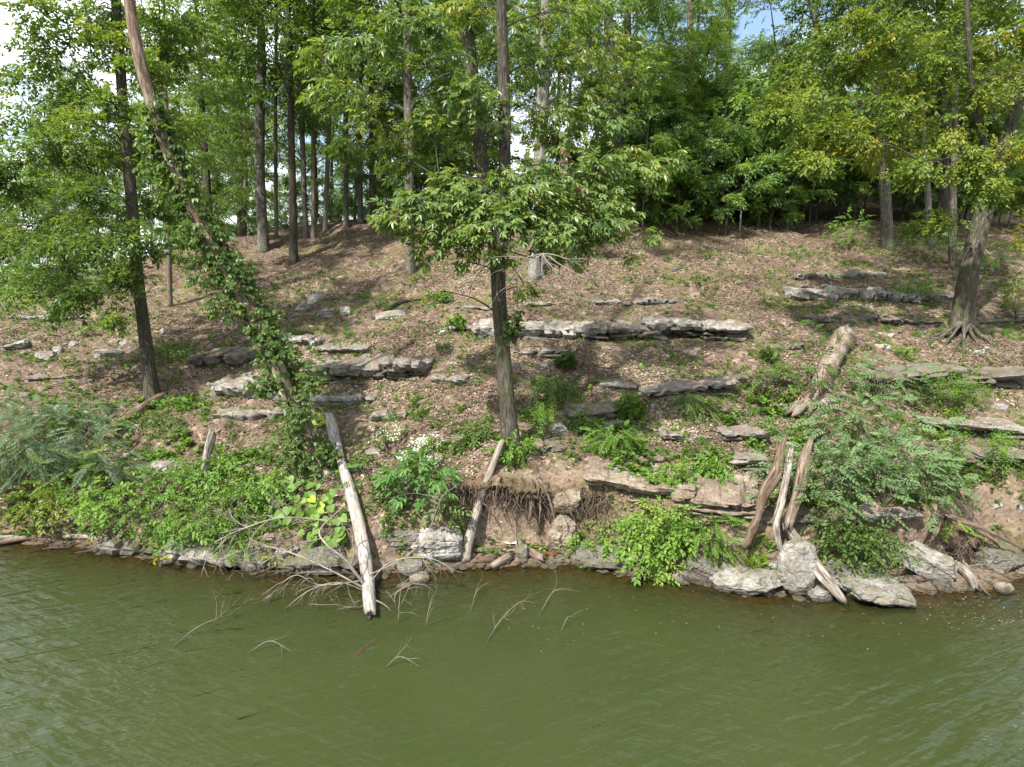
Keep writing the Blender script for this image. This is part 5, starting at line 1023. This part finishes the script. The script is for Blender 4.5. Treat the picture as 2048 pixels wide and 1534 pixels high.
for q, (x, y, w, h, lab) in enumerate(((300, 1060, 170, 80, 'light green bush over the left waterline'), (390, 1075, 130, 70, 'yellow-green bush right of the light green waterline bush'), (240, 1030, 140, 80, 'weedy bush above the light green waterline bush'), (450, 1050, 150, 90, 'dark leafy bush left of the grape leaves'), (340, 1000, 150, 70, 'weedy bush in the middle of the left bank'), (520, 1000, 130, 70, 'green bush below the foot of the vine-wrapped trunk'), (480, 1090, 110, 45, 'low yellow-green plant at the shelf rocks'), (80, 1030, 150, 60, 'brownish low bush above the driftwood'), (430, 960, 110, 60, 'leafy weeds right of the upright grey stump'), (600, 940, 90, 50, 'dark plants around the foot of the vine-wrapped trunk'))):
    shrub('weedy_bush', x, y, w, h, T_SPRAY, 'leaf_fresh' if q not in (3, 9) else 'leaf_green', lab, n=120, s=.5+.14*(q % 3), stems=14, tone=.40+.08*(q % 4), spread=1.25, depth=1.1, color=(.95, .75, .6) if q == 7 else None)
# grape leaves, each a leaf of its own
hm = mesh('leaf', heart().v, [heart().f3], 'leaf_fresh', False, {'tone': np.full(13, .55)})
def grape(cx, cy, rx, ry, n, sc_, label, seed, col=(1, 1, 1)):
    r = np.random.default_rng(seed); p = gp(cx, cy); e = empty('grape_vine', p, label, 'vine'); g = G(); last = p
    for i in range(n):
        a = r.random()*6.28; q = r.random()**.5; P = gp(cx+math.cos(a)*rx*q, cy+math.sin(a)*ry*q)+np.array([0, -.06-.14*r.random(), .06+.16*r.random()])
        D = np.array([r.normal(0, .6), -.5+r.normal(0, .3), -.6]); F = frames(D[None], (np.array([0, -.7, .8])+r.normal(0, .3, 3))[None])[0]; s_ = sc_*(.7+.6*r.random())
        o = ob('leaf', hm, e); o.matrix_local = Matrix([[*(F[:,k]*s_), P[k]-p[k]] for k in range(3)]+[[0, 0, 0, 1]]); v = r.uniform(.75, 1.2); o.color = (col[0]*v, col[1]*v, col[2]*v, 1)
        if i % 3 == 0:
            V, f3, f4, bk = tube([last, (last+P)/2+[0, 0, .06], P], [.006, .005, .003], seg=4, n=6, cap=False); g.add(V, None, f4, bk=bk); last = P
    ob('stems', g.mesh('stems', 'root', True, p), e, kind='stuff')
grape(600, 1005, 75, 42, 70, .16, 'big round grape leaves left of the fallen white log', 1)
grape(655, 1070, 45, 35, 36, .14, 'grape leaves hanging low beside the fallen white log', 2)
grape(520, 985, 50, 20, 24, .12, 'grape shoot reaching left below the vine-wrapped trunk', 3)
grape(640, 1010, 22, 14, 8, .15, 'yellow grape leaves beside the fallen white log', 4, (2.0, 1.5, .8))
grape(648, 850, 18, 14, 8, .17, 'yellow leaves at the broken top of the fallen log', 5, (2.2, 1.5, .7))
for q, (x, y, lab) in enumerate(((320, 1128, 'yellow leaf sprig over the water at the left'), (405, 1118, 'yellow leaf sprig left among the dead twigs'), (545, 1128, 'tiny yellow sprig right among the dead twigs'))):
    shrub('yellow_sprig', x, y, 36, 18, T_ONE, 'leaf_lemon', lab, n=16, s=.09, stems=2, cat='sprig', Y=wp(x, y+20)[1]+.1)
# tufts and clumps one can pick out on the slope
CL = [(1130, 738, 45, 24, T_GRASS, 'leaf_green', 'dark grass tuft on the slope right of the centre trunk'), (1535, 722, 40, 26, T_GRASS, 'leaf_green', 'dark grass tuft left of the fallen pale trunk'), (885, 606, 30, 18, T_PLANT, 'leaf_fresh', 'little round green clump left of the centre trunk'), (915, 665, 40, 26, T_PLANT, 'leaf_fresh', 'weed clump beside the left ledge end of the centre trunk'), (1105, 800, 110, 50, T_SPRAY, 'leaf_green', 'dark green bush right of the centre trunk'), (1030, 930, 70, 60, T_SPRAY, 'leaf_fresh', 'leafy shoots at the foot of the centre tree'), (1085, 880, 60, 60, T_STEMLEAF, 'leaf_fresh', 'upright weeds right of the foot of the centre tree'), (950, 890, 70, 40, T_SPRAY, 'leaf_green', 'dark weeds left of the foot of the centre tree'), (1260, 840, 60, 50, T_GRASS, 'leaf_fresh', 'tall grassy weeds beside the dark layered ledge'), (1180, 870, 80, 40, T_SPRAY, 'leaf_green', 'leafy weeds in front of the dark layered ledge'),
      (1230, 905, 110, 50, T_LOCUST, 'leaf_fresh', 'divided-leaf weeds above the jutting tan ledge'), (1350, 990, 80, 60, T_SPRAY, 'leaf_fresh', 'bushy weed on the jutting tan ledge'), (1900, 820, 130, 50, T_STEMLEAF, 'leaf_fresh', 'row of upright weeds on the dark layered ledge'), (1900, 960, 80, 70, T_STEMLEAF, 'leaf_fresh', 'upright weeds at the foot of the lowest ledge'), (1985, 960, 70, 80, T_STEMLEAF, 'leaf_fresh', 'tall upright weeds near the right frame edge'), (1830, 600, 90, 40, T_SPRAY, 'leaf_fresh', 'green spray over the long row of pale blocks'), (1380, 830, 100, 45, T_LOCUST, 'leaf_green', 'dark weeds left of the sprawling shrub'), (1430, 960, 70, 50, T_SPRAY, 'leaf_fresh', 'weeds above the tan bank cliff'), (2030, 640, 60, 90, T_SPRAY, 'leaf_yellow', 'yellow-green bush at the right frame edge under the leaning tree'), (1950, 540, 120, 70, T_SPRAY, 'leaf_fresh', 'bush behind the leaning thick trunk'), (1700, 500, 120, 60, T_SPRAY, 'leaf_fresh', 'low bush at the edge of the dark wood'), (1850, 520, 120, 60, T_SPRAY, 'leaf_green', 'dark low bush between the two right trunks'), (520, 640, 90, 50, T_SPRAY, 'leaf_pale', 'pale weeds right of the vine-wrapped trunk'), (350, 720, 90, 40, T_SPRAY, 'leaf_green', 'dark weeds between the left trunk and the vine-wrapped tree'), (300, 855, 110, 34, T_SPRAY, 'leaf_green', 'dark low weeds under the brown log'), (590, 800, 60, 60, T_SPRAY, 'leaf_green', 'dark sprig hanging beside the vine-wrapped trunk'), (1030, 690, 50, 60, T_TRI, 'leaf_green', 'dark leaves clinging to the middle of the centre trunk'), (2040, 500, 50, 60, T_SPRAY, 'leaf_lemon', 'bright yellow leaves at the right frame edge')]
for q, (x, y, w, h, ts, mt, lab) in enumerate(CL):
    big = w > 70; shrub('weed_clump', x, y, w, h, ts, mt, lab, n=26+int(w*.9), s={id(T_GRASS): .9, id(T_PLANT): 1.2, id(T_SPRAY): .6, id(T_STEMLEAF): .8, id(T_LOCUST): .9, id(T_TRI): 1}[id(ts)], stems=7 if big else 5, cat='weeds', tone=.5, upright=.6 if ts is T_GRASS else 0, Y=(Yc-.3 if x == 1030 and y == 690 else None), tilt=.1 if ts is T_STEMLEAF else .35)

# ------------------------------------------------------------------ countless small stuff: leaf litter, ground plants, sticks
r = np.random.default_rng(1234)
def ground_pts(n, x0, x1, smin, y1, pw=1.0):
    Y = 10.6+(y1-10.6)*r.random(n)**pw; X = (r.uniform(x0, x1, n)-1024)/FPX*Y; s = Y-shore(X); m = s > smin; return X[m], Y[m]
def normals(X, Y, e=.06): 
    return nrm(np.stack([-(hgt(X+e, Y)-hgt(X-e, Y))/(2*e), -(hgt(X, Y+e)-hgt(X, Y-e))/(2*e), np.ones_like(X)], 1))
X, Y = ground_pts(330000, -100, 2150, .35, 31, 1.2)
den = .06+.94*sstep(-.28, .26, fbm(X*.8, Y*.8, 0, 71, 3)+.5*fbm(X*3.1, Y*3.1, 0, 73, 3)); px = 1024+X/Y*FPX
den *= 1-.75*sstep(650, 250, px)*sstep(16.5, 13, Y)
k = r.random(len(X)) < den; X, Y = X[k], Y[k]; N_ = len(X); nn = normals(X, Y)
P = np.stack([X, Y, hgt(X, Y)], 1)+nn*(.008+.03*r.random(N_)[:,None]**2)
g = G(); scatter(g, T_ONE, P, frames(np.cross(nn, nrm(r.normal(0, 1, (N_, 3)))), nn+jit(r, N_, .33)), .025+.07*r.random(N_)**1.5, np.clip(.52+.22*r.normal(0, 1, N_)+.42*fbm(X*.7, Y*.7, 0, 75, 4), 0, 1), r)
ob('leaf_litter', g.mesh('leaf_litter', 'litter', False), label='pinkish-brown fallen leaves strewn over the whole slope', cat='leaf litter', kind='stuff')
X, Y = ground_pts(75000, -120, 2170, .12, 27, 1.35); px = 1024+X/Y*FPX; s = Y-shore(X)
py_ = 767-FPX*np.tan(np.arctan2(hgt(X, Y)-CAM_H, Y)+PITCH)
den = .02+.55*sstep(.08, .5, fbm(X*.9, Y*.9, 0, 81, 4))
den += 1.1*sstep(720, 420, px)*sstep(860, 960, py_) + (1.0+.8*sstep(900, 1000, px)*sstep(1650, 1550, px))*sstep(750, 860, py_)*sstep(.0, .35, .18+fbm(X*1.1, Y*1.1, 0, 85, 3)) + .4*sstep(420, 200, px)*sstep(.1, .4, fbm(X, Y, 0, 88, 3)+.15) + .5*sstep(1650, 1800, px)*sstep(640, 720, py_)*sstep(0, .3, fbm(X, Y, 0, 92, 3))
cave = np.exp(-((X-.2)/1.6)**2)*(s < 1.0); den *= 1-.9*cave
k = r.random(len(X)) < den*.5*(.08+1.35*sstep(-.12, .35, fbm(X*2.6, Y*2.6, 0, 123, 3))); X, Y = X[k], Y[k]; N_ = len(X); px = px[k]
P = np.stack([X, Y, hgt(X, Y)], 1); hb = r.random(N_)*6.28
hb_f = frames(np.stack([np.cos(hb), np.sin(hb), 0*hb], 1), np.array([0, 0, 1.])+jit(r, N_, .2)); sz_ = (.5+.8*r.random(N_))*(.8+.5*sstep(-.1, .4, fbm(X*1.7, Y*1.7, 0, 97, 2)))
to_ = np.clip(.42+.2*r.normal(0, 1, N_)+.25*fbm(X*1.3, Y*1.3, 0, 96, 2), 0, 1); kd = fbm(X*.9, Y*.9, 0, 131, 3)+.35*r.normal(0, 1, N_) > .1
for nm, mt, kk, lab in (('ground_plants', 'leaf_fresh', ~kd, 'small light green weeds growing through the leaf litter'), ('ground_ivy', 'leaf_green', kd, 'small dark green weeds in patches on the slope')):
    g = G(); scatter(g, T_PLANT, P[kk], hb_f[kk], sz_[kk], to_[kk], r); ob(nm, g.mesh(nm, mt, False), label=lab, cat='ground cover', kind='stuff')
X, Y = ground_pts(12000, -100, 2150, .3, 24, 1.2); hb = r.random(len(X))*6.28; k = r.random(len(X)) < .3+.6*(fbm(X*.8, Y*.8, 0, 99, 3) > .1); X, Y, hb = X[k], Y[k], hb[k]
g = G(); scatter(g, T_GRASS, np.stack([X, Y, hgt(X, Y)-.01], 1), frames(np.stack([np.cos(hb), np.sin(hb), 0*hb], 1), np.array([0, 0, 1.])+jit(r, len(X), .15)), .3+.5*r.random(len(X)), .4+.3*r.random(len(X)), r)
ob('slope_grass', g.mesh('slope_grass', 'leaf_fresh', False), label='thin grass blades scattered on the slope', cat='grass', kind='stuff')
g = G(); X, Y = ground_pts(900, -50, 2100, .3, 24, 1.2)
for x, y in zip(X, Y):
    a = r.random()*6.28; ln = r.uniform(.12, .6); d = np.array([math.cos(a), math.sin(a)])*ln/2; q = []
    for t_ in (-1, -.3, .4, 1): xx, yy = x+d[0]*t_+r.normal(0, .02), y+d[1]*t_+r.normal(0, .02); q.append((xx, yy, gz(xx, yy)+.018))
    V, f3, f4, bk = tube(q, np.array([1, .9, .8, .5])*r.uniform(.004, .012), seg=4, n=6, cap=False); g.add(V, None, f4, bk=bk)
ob('fallen_twigs', g.mesh('fallen_twigs', 'twig'), label='thin dead twigs lying about on the leaf litter', cat='twigs', kind='stuff')
g = G(); n = 160; xs_ = r.uniform(420, 700, n); ys_ = r.uniform(1080, 1130, n); P = np.array([gp(a, b_) for a, b_ in zip(xs_, ys_)])+[0, 0, .02]
scatter(g, T_ONE, P, frames(jit(r, n, 1), np.array([0, -.4, 1])+jit(r, n, .4)), .08+.06*r.random(n), r.random(n), r)
ob('dead_leaves', g.mesh('dead_leaves', 'leaf_dead', False), label='rust-brown dead leaves caught on the shelf rocks under the log branches', cat='dead leaves', kind='stuff')
g = G(); n = 130; P = np.array([wp(a, b_) for a, b_ in zip(np.r_[r.uniform(1850, 2048, 70), r.uniform(1000, 2048, 60)], np.r_[r.uniform(1185, 1260, 70), r.uniform(1180, 1330, 60)])])+[0, 0, .004]
scatter(g, T_ONE, P, frames(jit(r, n, 1)*[1, 1, 0], np.array([0, 0, 1.])+jit(r, n, .03)), .012+.02*r.random(n), .8+.2*r.random(n), r)
ob('floating_specks', g.mesh('floating_specks', 'litter', False), label='tiny pale leaf bits floating on the water', cat='floating debris', kind='stuff')
CS[3] = cube_sphere(3); g = G(); V0, F0 = CS[3]; V0 = nrm(V0)*.6+V0*.4
xs_ = r.uniform(-60, 2110, 1100); X = (xs_-1024)/FPX*11.4; Y = shore(X)+r.normal(.05, .16, 1100)
for x, y in zip(X, Y):
    s_ = .012+.06*r.random()**3; d = V0*np.array([s_*r.uniform(.8, 1.9), s_*r.uniform(.7, 1.4), s_*r.uniform(.4, .8)])*(1+.25*r.normal(0, 1, (len(V0), 1))*.5); a = r.random()*6.28
    d = np.column_stack([d[:,0]*math.cos(a)-d[:,1]*math.sin(a), d[:,0]*math.sin(a)+d[:,1]*math.cos(a), d[:,2]]); g.add(d+[x, y, gz(x, y)+s_*.2], None, F0)
ob('shore_gravel', g.mesh('shore_gravel', 'sandstone', False), label='small stones and gravel along the waterline', cat='gravel', kind='stuff')
# fence post and bits of rubbish
p = gp(1480, 462); h = pxm(p, 62); q = pxm(p, 3)/2; V, f3, f4, bk = tube([p-[0, 0, .3], p+[0, 0, h*.5], p+[.01, 0, h]], [q, q, q], seg=4, n=4)
ob('fence_post', mesh('fence_post', V-p, [f3, f4], 'post_metal', False), loc=p, label='thin pale post at the edge of the dark wood', cat='post')
def scrap(px, py, w, h, mat, lab, seed, name='litter_scrap'):
    p = gp(px, py); r = np.random.default_rng(seed); a, hh = pxm(p, w), pxm(p, h); g_ = np.linspace(-.5, .5, 6); u_, v_ = np.meshgrid(g_, g_)
    z = hh*.35*vn(u_*5+seed, v_*5, 0, seed)+hh*.3; V = np.stack([u_*a+.1*a*v_, v_*a*.5, z], -1).reshape(-1, 3); V2 = V+[0, 0, .006]; i = np.arange(5)[:,None]*6; j = np.arange(5)[None,:]
    f = np.stack([i+j, i+j+1, i+j+7, i+j+6], -1).reshape(-1, 4); ob(name, mesh(name, np.vstack([V, V2]), [f[:,::-1], f+36], mat), loc=p+[0, 0, .02], label=lab, cat='scrap')
scrap(1100, 1112, 30, 10, 'scrap_red', 'red plastic scrap on the little brown beach', 1)
scrap(1022, 1092, 22, 14, 'scrap_white', 'crumpled whitish scrap against the clay bank', 2)
scrap(1358, 540, 14, 8, 'scrap_teal', 'small teal scrap on the upper slope', 3)
